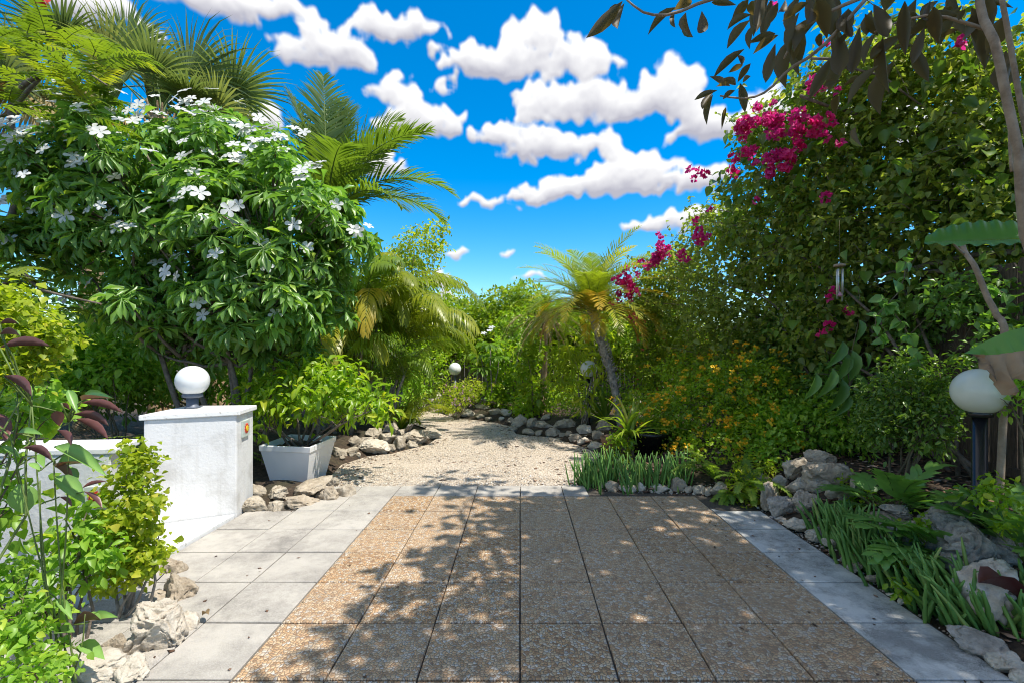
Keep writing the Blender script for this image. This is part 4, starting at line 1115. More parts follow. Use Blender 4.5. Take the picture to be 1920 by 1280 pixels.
for k in range(100):
    if k < 62: px, py = R.uniform(-40, 200), R.uniform(60, 200); py += max(0, (px - 100)) * .25
    else: px, py = R.uniform(-60, 110), R.uniform(420, 590)
    feather(t, px, py, R.uniform(4.3, 5.6), R.choice([60, 90, 110, 140, 170, -170, 30]) + R.uniform(-25, 25), R.uniform(0, 35), R.uniform(.42, .65))
o = scatter = None
flowers(t, [W(83, 2, 5), W(88, 8, 5), W(78, 5, 5)], OVAL, LM['red_fl'], .07, .8, 6, .01, 'flower')

# ------------------------------------------------------------------ coconut palm and arecas
def palm_tree(name, base, crown, rad, fronds, label, nl, ll, lw, mat, group=None, bark='palm_bark', wig=.0, mats=None, **kw):
    t = plant(name, base, label, 'palm tree', group)
    mid = base.lerp(crown, .5) + Vector((wig, 0, 0))
    m = 34; pts = resample([base - Vector((0, 0, .12)), base.lerp(mid, .5) + Vector((wig * .3, 0, 0)), mid, mid.lerp(crown, .6) - Vector((0, 0, 0)), crown], m)
    rr = rad * (1 + .09 * np.array([(i % 2) for i in range(m)])) * np.linspace(1.15, .85, m)
    V, q, tr = tube_np(pts, rr, 12); mesh_np('trunk', V, [q, tr], M[bark], t, smooth=True)
    for i, (az, a0, a1, L) in enumerate(fronds):
        fr = frond(crown + Vector((0, 0, R.uniform(-.05, .05))), math.radians(az), math.radians(a0), math.radians(a1), L, nl, ll, lw, **kw)
        add_frond(t, fr, LM[mats[i]] if mats else LM[mat], 'frond', M['green_stem'], 'midrib')
    return t
cr = W(612, 408, 8.2)
palm_tree('coconut_palm', at(-3.5, 8.2), cr, .11,
    [(-30,88,74,2.75),(75,80,28,2.35),(92,52,-38,2.55),(-85,84,58,2.3),(20,84,62,2.2),(-75,66,5,2.1),(150,58,-20,1.9),(-140,60,-20,1.9),(60,72,35,2.3),(110,62,0,2.2),(-20,80,50,2.6),(85,72,12,2.4),(-95,70,20,2.3),(70,45,-45,2.3),(-50,78,40,2.3),(5,86,66,2.4),(120,40,-50,2.0),(88,66,12,2.5)],
    'coconut palm with tall dark fronds against the sky behind the white flowers', 50, .70, .036, 'coconut', ld=.22, vee=.25, swept=.5, rachis=.018)
def clump_palm(base, stems, label, mat, Lr, ll, lw, nl, nf, h, spread, seed, group='feathery clumping palms left of the path', dirs=(0, 360)):
    rr = random.Random(seed)
    t = plant('clumping_palm', base, label, 'palm', group)
    tops = []
    for k in range(stems):
        a = rr.uniform(0, 6.28); r = rr.uniform(.02, spread)
        p0 = Vector((base.x + r * math.cos(a), base.y + r * math.sin(a), base.z - .05)); p1 = p0 + Vector((math.cos(a) * .25, math.sin(a) * .25, rr.uniform(.5, 1) * h))
        V, q, tr = tube_np(curve_pts(p0, p1, 8, wob=.03), np.linspace(.032, .022, 8), 8); mesh_np('stem', V, [q, tr], M['bark_grey'], t, smooth=True); tops.append((p1, a))
    for k in range(nf):
        p, a = tops[k % stems]; az = math.degrees(rr.uniform(*[math.radians(x) for x in dirs])); p0d = rr.uniform(48, 84)
        fr = frond(p, math.radians(az), math.radians(p0d), math.radians(p0d - rr.uniform(95, 150)), Lr * rr.uniform(.75, 1.1), nl, ll, lw, ld=.95, vee=.22, swept=.55, rachis=.009, rr=rr)
        add_frond(t, fr, LM[mat if rr.random() > .2 else 'areca'], 'frond', M['green_stem'], 'midrib')
    return t
clump_palm(at(-2.75, 8.6), 7, 'tall clumping palm with yellow green fronds arching over the path', 'areca', 2.4, .50, .030, 38, 38, 2.3, .4, 3, dirs=(20, 200))
clump_palm(at(-3.0, 7.7), 6, 'clumping palm in the shade right behind the white flowered bush', 'areca_dark', 2.0, .48, .030, 32, 20, 2.1, .35, 5, dirs=(20, 230))
clump_palm(at(-2.35, 8.2), 6, 'low clumping palm with fine arching fronds just above the path rocks', 'areca_dark', 1.8, .42, .026, 32, 22, 1.2, .25, 8, dirs=(0, 360))
clump_palm(at(-2.0, 7.9), 3, 'small bright young palm frond clump leaning over the left rocks of the path', 'areca', .95, .26, .016, 42, 5, .35, .05, 9, dirs=(-60, 90))

def strap_plant(base, label, n, L, w, mat, seed, p0=(35, 85), p1=(-30, 30), az=(0, 360), name='strap_leaved_plant', group=None, cat='plant', spread=.04):
    rr = random.Random(seed); t = plant(name, base, label, cat, group)
    for k in range(n):
        a = math.radians(rr.uniform(*az)); s = rr.uniform(.6, 1.05) * L; a0 = math.radians(rr.uniform(*p0)); a1 = math.radians(rr.uniform(*p1)); m = 8
        p = np.array(base) + np.array([rr.uniform(-spread, spread), rr.uniform(-spread, spread), 0]); V = []; 
        for i in range(m + 1):
            tt = i / m; pi = a0 + (a1 - a0) * tt ** 1.4; d = np.array([math.sin(a) * math.cos(pi), math.cos(a) * math.cos(pi), math.sin(pi)])
            sd = np.array([math.cos(a), -math.sin(a), 0]); upv = np.cross(sd, d)
            ww = w * (.6 + .4 * min(1, tt * 4)) * (1 - tt ** 2.5) ** .8 * .5 + .0005
            V += [p - sd * ww + upv * ww * .5, p.copy(), p + sd * ww + upv * ww * .5]; p = p + d * s / m
        V = np.array(V); q = []
        for i in range(m):
            for j in (0, 1): q.append((3 * i + j, 3 * i + j + 1, 3 * i + j + 4, 3 * i + j + 3))
        mesh_np('leaf', V, [np.array(q)], LM[mat], t, tint=np.full(len(V), rr.random()))
    return t
strap_plant(gp(752, 806), 'plant with long bright strap leaves among the rocks left of the path', 20, .95, .045, 'strap', 1, (30, 85), (-20, 40), (20, 200))

bush('green_shrub', 'leafy green shrub filling the bed behind the white pillar and globe lamp', 'shrub', [E_px(300,705,6.7,60,48,.35), E_px(400,690,7.1,70,55,.35), E_px(500,700,7.3,60,50,.35), E_px(240,700,6.8,50,40,.3)], 3200, .09, .45, 'mid', tm=LONG, stems=9, parts=60, clump=5, up=1)

# ------------------------------------------------------------------ white flowered frangipani bush
t = plant('frangipani_bush', at(-3.55, 5.75), 'large bush with spoon shaped leaves covered in white flowers on the left', 'bush')
B0 = Vector(t.location)
PE = [E_px(300,385,5.6,200,150,1.0), E_px(150,330,5.3,120,95,.6), E_px(110,440,5.4,70,60,.5), E_px(500,430,5.5,150,130,.9), E_px(470,560,5.3,140,72,.55), E_px(620,440,5.7,72,70,.5), E_px(300,560,5.5,110,70,.6), E_px(420,300,5.7,130,80,.8), E_px(580,560,5.8,80,60,.5), E_px(480,640,5.9,120,46,.4), E_px(330,625,5.8,60,40,.3)]
n_ro = 960
Pc, Oc = ell_pts(PE, n_ro, .8)
keep = (Pc[:, 2] > 1.0)
Pc, Oc = Pc[keep], Oc[keep]
PP, DD, NN, LL, WW = [], [], [], [], []
for p, o in zip(Pc, Oc):
    m = R.randint(13, 19); ax = norm(o * .55 + np.array([0, 0, .9]) + RNG.standard_normal(3) * .2)
    s1 = norm(np.cross(ax, [.3, .9, .1])); s2 = np.cross(ax, s1); sc = R.uniform(.8, 1.15)
    for k in range(m):
        a = k * 2.4; el_ = R.uniform(-.55, .55) + .35 * (1 - k / m)
        d = (s1 * math.cos(a) + s2 * math.sin(a)) * math.cos(el_) + ax * math.sin(el_) + np.array([0, 0, -.28]); d = norm(d)
        PP.append(p - ax * .04 * (k / m)); DD.append(d); NN.append(norm(ax + RNG.standard_normal(3) * .25)); LL.append(R.uniform(.18, .27) * sc); WW.append(R.uniform(.048, .062) * sc)
foliage(t, SPOON, PP, np.array(DD), np.array(NN), np.array(LL), np.array(WW), LM['plumeria'], 300, 'leaf')
# limbs
ps = []
forks = [W(300, 660, 5.6), W(345, 670, 5.6), W(430, 680, 5.6), W(410, 600, 5.5), W(480, 640, 5.7), W(520, 660, 5.8)]
for i, f in enumerate(forks):
    b0 = np.array([B0.x - .25 + .13 * i, B0.y + R.uniform(-.15, .15), -.05])
    ps.append((resample([b0, b0 + (np.array(f) - b0) * .5 + [R.uniform(-.1, .1), 0, 0], np.array(f)], 9), .038, .026))
    for k in range(5):
        j = R.randrange(len(Pc)); cand = [q for q in range(0, len(Pc), 7)]
        j = min(cand, key=lambda q: abs(Pc[q][0] - f.x - R.uniform(-1, 1)) + .4 * abs(Pc[q][2] - f.z - R.uniform(.2, 2)))
        ps.append((curve_pts(f, Pc[j], 8, wob=.1, bend=(R.uniform(-.1, .1), 0, -.1)), .024, .009))
branches(t, ps, M['bark'], 'branch')
# thin twigs to rosettes
tw = [(curve_pts(Pc[i] - Oc[i] * .45 - [0, 0, .2], Pc[i], 4, wob=.05), .011, .007) for i in range(0, len(Pc), 2)]
merged_branches(t, tw, M['bark'])
# flowers: five petals, grouped on the tops of the rosettes
PET = strip_leaf([(0, .08), (.35, .34), (.7, .5), (.92, .3), (1, 0)], .15, .12)
fl = []; seen_ = set()
for i_ in np.argsort(Pc[:, 1]):
    p, o = Pc[i_], Oc[i_]
    u = p[0] / p[1] * F + CX; v = CY - (p[2] - H) / p[1] * F
    topness = o[2] + (.35 if v < 330 else 0) + (.25 if u > 520 and v < 400 else 0)
    if (round(u / 20), round(v / 20)) in seen_ or o[1] > .45: continue
    seen_.add((round(u / 20), round(v / 20)))
    if R.random() < (1.0 if v < 330 or (u > 520 and v < 420) else .75 if v < 480 else .5):
        base = p + norm(o * .4 + [0, -.5, .8]) * .21
        for _ in range(R.randint(1, 4) if v > 300 else R.randint(3, 6)):
            q = base + RNG.standard_normal(3) * [.05, .05, .025]; fl.append((q, norm(np.array([0, -.75, .9]) + o * .3 + RNG.standard_normal(3) * .35)))
R.shuffle(fl); fl = fl[:300]
flowers(t, fl, PET, LM['white_fl'], .072, .68, 5, 0, 'flower', up=1, cup=.15)

# ------------------------------------------------------------------ shrub in the planter
PB = [E_px(590,728,5.5,85,52,.42), E_px(505,752,5.4,62,36,.32), E_px(685,758,5.5,62,30,.3), E_px(560,705,5.6,50,30,.3), E_px(640,725,5.6,55,35,.3), E_px(458,792,5.2,18,24,.1)]
bush('potted_shrub', 'bright green leafy shrub growing in the white planter', 'shrub', PB, 1800, .095, .42, 'bush', tm=LONG, base=(-2.6, 5.55, .39), stems=11, parts=240, clump=5, up=.9, out=.6, droop=.25, jit=.7, r=.016, shell=.45, stem_mat='bark')
# ferns behind the pillar
def fern(base, label, n, L, ll, lw, seed, mat='fern', nl=26, p0=(50, 80), dp=(60, 100), az=(0, 360), group='ferns', name='fern', seg=2, cat='fern', **kw):
    rr = random.Random(seed); t = plant(name, base, label, cat, group)
    for k in range(n):
        a0 = rr.uniform(*p0); fr = frond(base, math.radians(rr.uniform(*az)), math.radians(a0), math.radians(a0 - rr.uniform(*dp)), L * rr.uniform(.75, 1.1), nl, ll, lw, ld=.15, vee=.08, swept=.15, seg=seg, rachis=.004, rr=rr, start=.1, prof=lambda x: .35 + .65 * math.sin(math.pi * min(1, .15 + .82 * x)), **kw)
        add_frond(t, fr, LM[mat], 'frond', M['green_stem'], 'midrib')
    return t
fern(at(-3.95, 5.4), 'fern with stiff ladder like fronds just behind the white pillar', 14, 1.0, .085, .022, 31)
fern(at(-4.5, 5.5), 'fern growing between the low wall and the pillar', 12, .95, .085, .022, 32)

# ------------------------------------------------------------------ left foreground
bs = gp(243, 1168)
Y = bs.y
EH = [E_px(252,872,Y+.05,38,48,.11), E_px(252,950,Y,54,54,.15), E_px(268,1040,Y,42,44,.12), E_px(215,1085,Y-.05,34,24,.1), E_px(185,1000,Y+.1,30,34,.1), E_px(245,1010,Y,44,70,.12)]
bush('round_leaved_shrub', 'yellow green shrub of small round leaves standing at the slab edge before the white pillar', 'shrub', EH, 2500, .031, .95, 'lime', tm=HEART, base=bs, stems=7, parts=180, clump=5, up=.9, out=.5, r=.011, shell=.3, stem_mat='bark_grey')
EL = [E_px(20,615,2.2,90,52,.13), E_px(100,640,2.25,50,30,.1), E_px(0,560,2.2,60,26,.1), E_px(40,690,2.2,60,30,.1)]
bush('yellow_leaved_shrub', 'lacy yellow leaved shrub entering from the left edge above the wall', 'shrub', EL, 2600, .030, .8, 'lime', tm=SMALL, base=at(-2.35, 1.75), stems=5, parts=120, clump=6, up=1, out=.4, r=.008, shell=.2, stem_mat='green_stem')
EL2 = [E_px(10,780,2.35,70,60,.15), E_px(90,745,2.45,50,34,.12), E_px(0,930,2.3,50,90,.15)]
bush('green_leaved_shrub', 'mid green shrub at the left edge in front of the low white wall', 'shrub', EL2, 620, .048, .8, 'mid', tm=HEART, base=at(-2.5, 1.95), stems=6, parts=100, clump=5, up=1, out=.4, r=.008, shell=.2)
EL3 = [E_px(20,1190,1.95,70,70,.16), E_px(95,1240,2.0,40,34,.10), E_px(0,1090,2.1,46,44,.13), E_px(80,1140,2.15,50,24,.08), E_px(40,1270,1.8,70,34,.12)]
bush('low_leafy_plant', 'low round leaved greenery filling the bottom left corner', 'plant', EL3, 1150, .032, .75, 'mid', tm=HEART, base=at(-2.1, 1.95), stems=8, parts=110, clump=5, up=1.2, out=.4, r=.006, shell=.2)
# tall thin stems between wall and shrub
bush('slender_sapling', 'slender upright sapling with scattered leaves before the left wall', 'sapling', [E_px(140,990,2.5,50,60,.15), E_px(110,1060,2.45,70,50,.15), E_px(185,1040,2.5,45,55,.12)], 420, .06, .5, 'mid', tm=LONG, base=at(-2.35, 2.45), stems=7, parts=120, up=1, r=.009, shell=.2, stem_mat='bark')
# two-tone large leaved plant
t = plant('copper_leaved_plant', at(-2.02, 2.08), 'plant with big leaves green above and burgundy below in front of the left wall', 'plant')
b0 = np.array(at(-2.02, 2.08)); LP, LD, LN, LLn, LW_ = [], [], [], [], []
def two(px0, py0, px1, py1, Y0_, Y1_, w, flip):
    a = np.array(W(px0, py0, Y0_)); c = np.array(W(px1, py1, Y1_)); d = c - a; L = np.linalg.norm(d)
    # flip: the underside faces the camera
    v = np.array([0, 0, H]) - (a + c) / 2; v /= np.linalg.norm(v); n = v * (-.8 if flip else .8) + np.array([0, 0, .55 if not flip else .75])
    LP.append(a); LD.append(d / L); LN.append(n); LLn.append(L); LW_.append(L * w * .72)
def z4(x, y): return x / 1.778, 560 + y / 1.778
def z8(x, y): return x / 3.047, 540 + y / 3.047
for (x0, y0, x1, y1, w, fl_) in [(460,655,720,690,.26,1),(420,720,650,765,.26,1),(430,745,640,850,.34,1),(330,810,425,895,.6,1),(135,910,330,965,.24,1),(320,1020,460,1110,.3,1),(480,1160,600,1250,.26,1),(470,1140,610,1090,.28,1),(350,655,400,690,.6,1),(320,700,340,780,.8,1),
                                 (390,580,440,700,.4,0),(470,640,620,600,.24,0),(310,905,600,1040,.3,0),(320,1020,560,965,.28,0),(320,1075,485,1210,.5,0),(110,1115,150,1290,1.0,0),(20,500,220,600,.24,1),(0,340,310,300,.16,1),(0,265,130,250,.26,1),(0,205,120,190,.3,1),(210,950,250,1010,.5,0),(100,830,230,820,.4,0),
                                 (-60,700,60,880,.5,1),(0,900,120,960,.45,0),(340,1190,420,1240,.5,1),(230,1040,160,990,.5,0)]:
    a = z8(x0, y0); c = z8(x1, y1); Yq = 2.05 + R.uniform(-.1, .1); two(a[0], a[1], c[0], c[1], Yq, Yq + R.uniform(-.08, .06), w, fl_)
for (x0, y0, x1, y1, w, fl_) in [(300,1075,380,1050,.35,0),(265,1150,345,1190,.5,0),(245,1085,345,1045,.25,1),(190,1000,240,1060,.35,0),(190,1110,240,1100,.6,0),(180,900,190,905,.5,1),(215,1140,170,1180,.5,0)]:
    a = z4(x0, y0); c = z4(x1, y1); two(a[0], a[1], c[0], c[1], 2.1, 2.05, w, fl_)
foliage(t, BIGF, np.array(LP), np.array(LD), np.array(LN), np.array(LLn), np.array(LW_), LM['copper'], 300, 'leaf', smooth=True)
ps = []
for i, (mx_, my_) in enumerate([(130,790),(100,860),(75,900),(20,820),(160,1150),(60,760)]):
    m = np.array(W(mx_, my_, 2.08)); ps.append((resample([b0 + [R.uniform(-.1, .1), R.uniform(-.05, .05), -.05], (b0 + m) / 2 + [R.uniform(-.04, .04), 0, 0], m], 8), .0045, .0025))
for a in LP:
    m = min(([p for q in ps[:6] for p in q[0][3:]]), key=lambda p: np.linalg.norm(p - a)); ps.append((curve_pts(m, a, 4, wob=.04), .004, .003))
branches(t, ps, M['green_stem'], 'stem', 5)

# ------------------------------------------------------------------ far beds
t = bush('flowering_shrub', 'small shrub with tiny pink flowers at the far bend of the path', 'shrub', [E_px(850,742,10.4,44,28,.35), E_px(880,728,10.6,26,22,.25), E_px(835,760,10.2,26,14,.2)], 2200, .05, .5, 'lime', stems=8, clump=4, shell=.35)
flowers(t, [W(R.uniform(830, 890), R.uniform(718, 760), 10.0) for _ in range(26)], SMALL, LM['pink_fl'], .03, .9, 6, .012, 'flower')
bush('creeper', 'bright creeper covering the far fence between the palm and the bougainvillea', 'creeper', [E_px(1170,650,12.3,50,50,.35), E_px(1235,690,12,40,40,.35), E_px(1100,620,12.6,60,36,.35), E_px(1060,690,12.4,40,40,.3)], 5200, .085, .6, 'hedge', stems=7, clump=4)
bush('creeper', 'light green creeper climbing the far fence left of the palm', 'creeper', [E_px(770,660,12.2,40,40,.4), E_px(810,690,12.0,36,40,.4), E_px(885,660,12.6,30,30,.3), E_px(720,650,11.5,40,50,.4), E_px(760,720,11.8,50,34,.4)], 4200, .075, .55, 'bush', stems=8, clump=4)
bush('creeper', 'tangled vines with heart shaped leaves hanging on the far fence beside the grass tree', 'creeper', [E_px(940,690,11.6,26,60,.3), E_px(965,620,12.2,40,40,.4), E_px(985,700,11.2,30,60,.35), E_px(930,740,11.2,40,20,.3), E_px(1000,755,10.4,40,24,.3), E_px(990,770,9.9,26,14,.25)], 4600, .075, .75, 'bush', tm=HEART, stems=8, clump=3, parts=60)
t = plant('young_frangipani', at(-.75, 11.2), 'young frangipani with narrow leaves and a few white flowers before the far fence', 'shrub')
PP, DD, NN, LL = [], [], [], []; hubs = [W(918,645,11), W(905,690,11.1), W(935,668,11.2), W(900,665,11.3)]
for h_ in hubs:
    for k in range(26):
        a = k * 2.4; d = norm(np.array([math.cos(a), math.sin(a), R.uniform(-.5, .5)])); PP.append(np.array(h_)); DD.append(d); NN.append((0, 0, 1.0)); LL.append(R.uniform(.28, .4))
foliage(t, SPOON, PP, np.array(DD), np.array(NN), np.array(LL), np.array(LL) * .22, LM['plum_small'], 60)
branches(t, [(curve_pts(t.location, h_, 7, wob=.05), .02, .01) for h_ in hubs], M['bark_grey'], 'stem')
flowers(t, [(W(918, 620, 11), (0, -.5, 1)), (W(907, 625, 11), (0, -.6, 1)), (W(922, 614, 11.1), (0, -.6, 1))], PET, LM['white_fl'], .09, .6, 5, 0, 'flower', up=1)
# grass tree with hanging straps
bt = at(.45, 10.1)
t = strap_plant(bt + Vector((.08, 0, 0)), 'grass tree with a shaggy trunk and long hanging strap leaves', 2, .3, .02, 'dry', 77, name='grass_tree', cat='tree')
top = W(1022, 585, 10)
V, q, tr = tube_np(resample([bt - Vector((0, 0, .1)), bt + Vector((.05, 0, .8)), top], 14), np.linspace(.09, .06, 14), 8); mesh_np('trunk', V, [q, tr], M['fibre'], t, smooth=True)
def straps(root, p, n, L, w, mat, seed, p0, p1, az=(0, 360), name='leaf'):
    x = strap_plant(p, None, n, L, w, mat, seed, p0, p1, az, spread=.05)
    for c in list(x.children):
        c.parent = root; c.location = p - root.location; c.name = name
    bpy.data.objects.remove(x)
straps(t, top, 90, 1.15, .022, 'strap', 5, (10, 75), (-88, -70))
straps(t, top - Vector((0, 0, .15)), 60, 1.5, .018, 'dry', 6, (-40, 20), (-89, -80))
bush('creeper', 'creeper with heart shaped leaves wrapping the grass tree trunk', 'creeper', [E_px(1000,650,9.9,20,60,.15), E_px(1010,740,9.8,30,30,.2), E_px(985,690,10,16,50,.15)], 900, .085, .8, 'hedge', tm=HEART, stems=4, parts=40)
bush('palmate_shrub', 'shrub with drooping yellow green leaves in front of the half hidden globe lamp', 'shrub', [E_px(1075,660,9.3,46,24,.2), E_px(1095,735,8.3,30,18,.15), E_px(1112,700,8.35,16,14,.08), E_px(1125,680,8.4,14,16,.08), E_px(1060,705,9.3,26,30,.2), E_px(1130,640,9.4,40,24,.2)], 520, .15, .28, 'lime', tm=LONG, stems=7, parts=100, clump=6, up=.8, droop=.5, base=at(1.1, 8.5), stem_mat='bark_grey')
strap_plant(gp(1135, 792, .02), 'plant with broad arching strap leaves left of the palm foot', 22, 1.0, .06, 'strap', 12, (35, 80), (-15, 40), (200, 400))
bush('ground_cover', 'low green ground cover in the far bed below the fence', 'plant', [E_px(1080,760,9.4,60,16,.5), E_px(960,765,11,30,12,.4), E_px(1180,730,9,70,30,.6), E_px(1060,740,10.5,60,20,.5), E_px(790,735,12,40,12,.4)], 4200, .055, .5, 'bush', stems=3, clump=4)
# ------------------------------------------------------------------ leaning date palm
bp = gp(1163, 800, .0); bp = Vector((1.78, 8.25, float(hgt(1.78, 8.25))))
cr = W(1112, 590, 8.25)
t = plant('date_palm', bp, 'small feather palm with a leaning grey ringed trunk and yellow to orange lower fronds', 'palm tree')
pts = resample([W(1167, 812, 8.25), W(1158, 755, 8.25), W(1146, 700, 8.25), W(1130, 650, 8.25), cr], 44)
V, q, tr = tube_np(pts, np.array([(.066 + .010 * (i % 2)) for i in range(44)]) * np.linspace(1.1, .85, 44), 14); mesh_np('trunk', V, [q, tr], M['palm_bark'], t, smooth=True)
ps = []
for i in range(150):
    k = R.uniform(.3, 1) ** .8; p = pts[int(k * 43)]; a = R.uniform(0, 6.28); d = np.array([math.cos(a), math.sin(a), .5]); ps.append((np.array([p + d * .06, p + d * .10, p + d * .115 + [0, 0, .03]]), .016, .006))
merged_branches(t, ps, M['palm_bark'], 'leaf_scars', 4)
fr_ = []
for k in range(58):
    az = (k * 137.5) % 360; g = k / 58
    a0 = 84 - 62 * g + R.uniform(-6, 6); a1 = a0 - 62 - 48 * g; L = 1.55 + .2 * math.sin(k)
    m = 'date' if g < .5 else R.choice(['date', 'date', 'date_yellow']) if g < .75 else R.choice(['date_yellow', 'date', 'date_yellow'])
    fr_.append((az, a0, a1, L, m))
fr_ += [(92, 10, -85, 1.05, 'date_orange'), (100, 25, -80, 1.15, 'date_orange'), (255, 15, -75, 1.2, 'date_orange'), (262, 25, -80, 1.35, 'date_yellow'), (180, 15, -80, 1.0, 'date_yellow'), (240, 30, -70, 1.35, 'date_yellow'), (120, 20, -75, 1.1, 'date_yellow')]
for (az, a0, a1, L, m) in fr_:
    fr = frond(cr + Vector((0, 0, R.uniform(-.05, .08))), math.radians(az), math.radians(a0), math.radians(a1), L, 36, .29, .019, ld=.12, vee=.2, swept=.5, rachis=.007)
    o = add_frond(t, fr, LM[m], 'frond', M['green_stem'], 'midrib')
    if m == 'date_orange': o['label'] = 'dying orange frond hanging down'
# spiky plant and black pot planting
strap_plant(Vector((1.42, 6.1, .40)), 'spiky grey green rosette plant hanging over the rim of the black pot', 30, .74, .042, 'strap', 21, (20, 80), (-45, 20), (0, 360), name='rosette_plant')
flowers(bpy.data.objects['rosette_plant'], [W(1163, 800, 6.5)], SMALL, LM['red_fl'], .03, .8, 7, .01, 'flower')
bush('trailing_plant', 'small leaved green plant trailing down in front of the black pot', 'plant', [E_px(1160,850,6.0,24,34,.12), E_px(1172,820,6.1,30,16,.15)], 650, .045, .6, 'bush', stems=5, clump=4, parts=40, base=at(1.45, 6.0))
# ------------------------------------------------------------------ orange flowered bush
LA = [E_px(1330,765,6.3,95,60,.6), E_px(1260,780,6.7,60,50,.5), E_px(1400,720,6.0,80,60,.5), E_px(1310,700,7.0,80,40,.5), E_px(1275,830,6.2,50,32,.35), E_px(1420,810,5.5,60,50,.4), E_px(1350,840,5.6,70,36,.4), E_px(1205,760,7.4,50,30,.4)]
t = bush('lantana_bush', 'sprawling bush dotted with small orange yellow flower heads right of the black pot', 'bush', LA, 13000, .05, .55, 'bush', stems=14, parts=90, clump=4, up=.7, base=at(2.6, 6.3), shell=.55)
pts_ = []
Pq, Oq = ell_pts(LA, 900, .97)
for p, o in zip(Pq, Oq):
    if o[1] < .2 and o[2] > -.3 and len(pts_) < 180: pts_.append(p + o * .10)
for (x, y) in [(1340,690),(1372,697),(1385,690),(1405,680),(1390,672),(1433,722),(1455,692),(1420,710),(1462,805),(1452,822),(1530,794),(1548,786),(1590,775),(1480,735)]: pts_.append(np.array(W(x, y, 5.3)))
flowers(t, pts_, SMALL, LM['orange_fl'], .034, 1.0, 9, .018, 'flower_head')
# ferns in front
fern(gp(1345, 905), 'fern with a long arching frond over the patio edge stones', 7, .62, .075, .018, 41, az=(180, 330), p0=(50, 75))
fern(gp(1400, 915), 'sunlit bright fern at the right end of the patio edge stones', 14, .5, .075, .02, 42, p0=(30, 75))
fern(gp(1372, 925), 'small fern drooping over the edge stones beside the patio corner', 9, .34, .05, .015, 43, p0=(10, 60), az=(120, 260))
fern(at(2.0, 6.9), 'fern half hidden under the orange flowered bush', 10, .9, .08, .02, 44)
fern(at(2.2, 9.6), 'fern with hanging ladder fronds on the fence right of the palm', 8, .9, .09, .02, 45, az=(180, 300))
bush('leafy_weed', 'bright leafy weed spilling between stones at the patio corner', 'weed', [E_px(1400,905,4.85,36,20,.15), E_px(1392,940,4.7,20,22,.08), E_px(1420,880,5.0,40,24,.2)], 800, .05, .5, 'lime', stems=6, parts=80, clump=4)
bush('low_bush', 'low dark green bush filling the shade behind the large rounded rocks', 'bush', [E_px(1480,800,5.4,60,60,.4), E_px(1540,790,5.3,50,50,.4), E_px(1440,860,5.2,40,36,.3), E_px(1590,800,5.0,40,50,.35)], 4200, .06, .55, 'mid', stems=8, clump=4, parts=60)

# ------------------------------------------------------------------ bougainvillea
BE = [E_px(1275,600,8.6,90,110,.7), E_px(1255,505,8.6,62,42,.5), E_px(1220,560,9,40,60,.4), E_px(1400,520,7.2,140,130,.8,1.1), E_px(1400,640,7.0,120,90,.6), E_px(1360,430,7.4,70,50,.5), E_px(1470,330,6.3,120,95,.6,.8), E_px(1420,250,6.2,50,40,.3,.6),
      E_px(1560,215,5.7,110,100,.6,.8), E_px(1620,430,5.6,170,150,.8,1.2), E_px(1740,260,5.1,160,150,.7,.95), E_px(1690,110,5.1,150,80,.5,.7), E_px(1800,420,4.8,150,150,.7,1.0), E_px(1900,200,4.9,100,170,.6,.8), E_px(1560,600,5.7,110,90,.5), E_px(1480,440,6.4,110,110,.6), E_px(1960,420,4.6,90,160,.6), E_px(1680,600,5.3,60,50,.3,.6)]
BU = [e for e in BE if e[2] > H + .42 * e[1]]; BL = [e for e in BE if e not in BU]
t = bush('bougainvillea', 'huge bougainvillea with magenta flowers arching over the right side', 'shrub', BL, 27000, .068, .72, 'boug', tm=HEART, stems=0, parts=170, clump=3, up=.9, out=.35, droop=.35, jit=.7, base=at(3.5, 5.6), shell=.45)
P, D, Nn, Ls, Ws = bush_leaves(BU, 12000, .068, .72, up=.9, out=.35, droop=.35, jit=.7, shell=.35, clump=5)
foliage(t, HEART, P, D, Nn, Ls, Ws, LM['boug'], 130, 'leaf')
P, D, Nn, Ls, Ws = bush_leaves([e for e in BE if e[1] < 6.5], 2200, .12, .75, up=.7, out=.5, droop=.5, jit=.6, shell=.75, clump=4)
foliage(t, HEART, P, D, Nn, Ls, Ws, LM['glossy'], 0, 'leaf', 'broad_leaves')
b0 = np.array(t.location); ps = []
for k in range(26):
    e = BE[k % len(BE)]; tip = np.array(e[:3]) + np.array([R.uniform(-.8, .5) * e[3], R.uniform(-.8, .2) * e[4], R.uniform(-.3, .8) * e[5]])
    s = b0 + [R.uniform(.35, .7), R.uniform(-1.8, 2.2), 0]
    ps.append((curve_pts(s, tip, 10, sag=-.0, wob=.12, bend=(.35, 0, .35)), .022, .005))
branches(t, ps, M['bark'], 'branch')
for a, c, r in [((1920,470,4.4),(1640,520,5.1),.03), ((1930,530,4.3),(1700,505,5.0),.04), ((1500,180,5.3),(1930,330,4.7),.018), ((1520,110,5),(1880,270,4.7),.014)]:
    branches(t, [(curve_pts(W(*a), W(*c), 9, wob=.04), r, r * .5)], M['bark'], 'branch')
tw = []
Pq, Oq = ell_pts(BE, 420, .9)
for p, o in zip(Pq, Oq):
    q = p + norm(o * .6 + RNG.standard_normal(3) * .5 + [0, 0, .1]) * R.uniform(.25, .6); tw.append((curve_pts(p, q, 5, sag=.15, wob=.08), .005, .002))
merged_branches(t, tw, M['twig'])
PP, DD, NN, LL = [], [], [], []
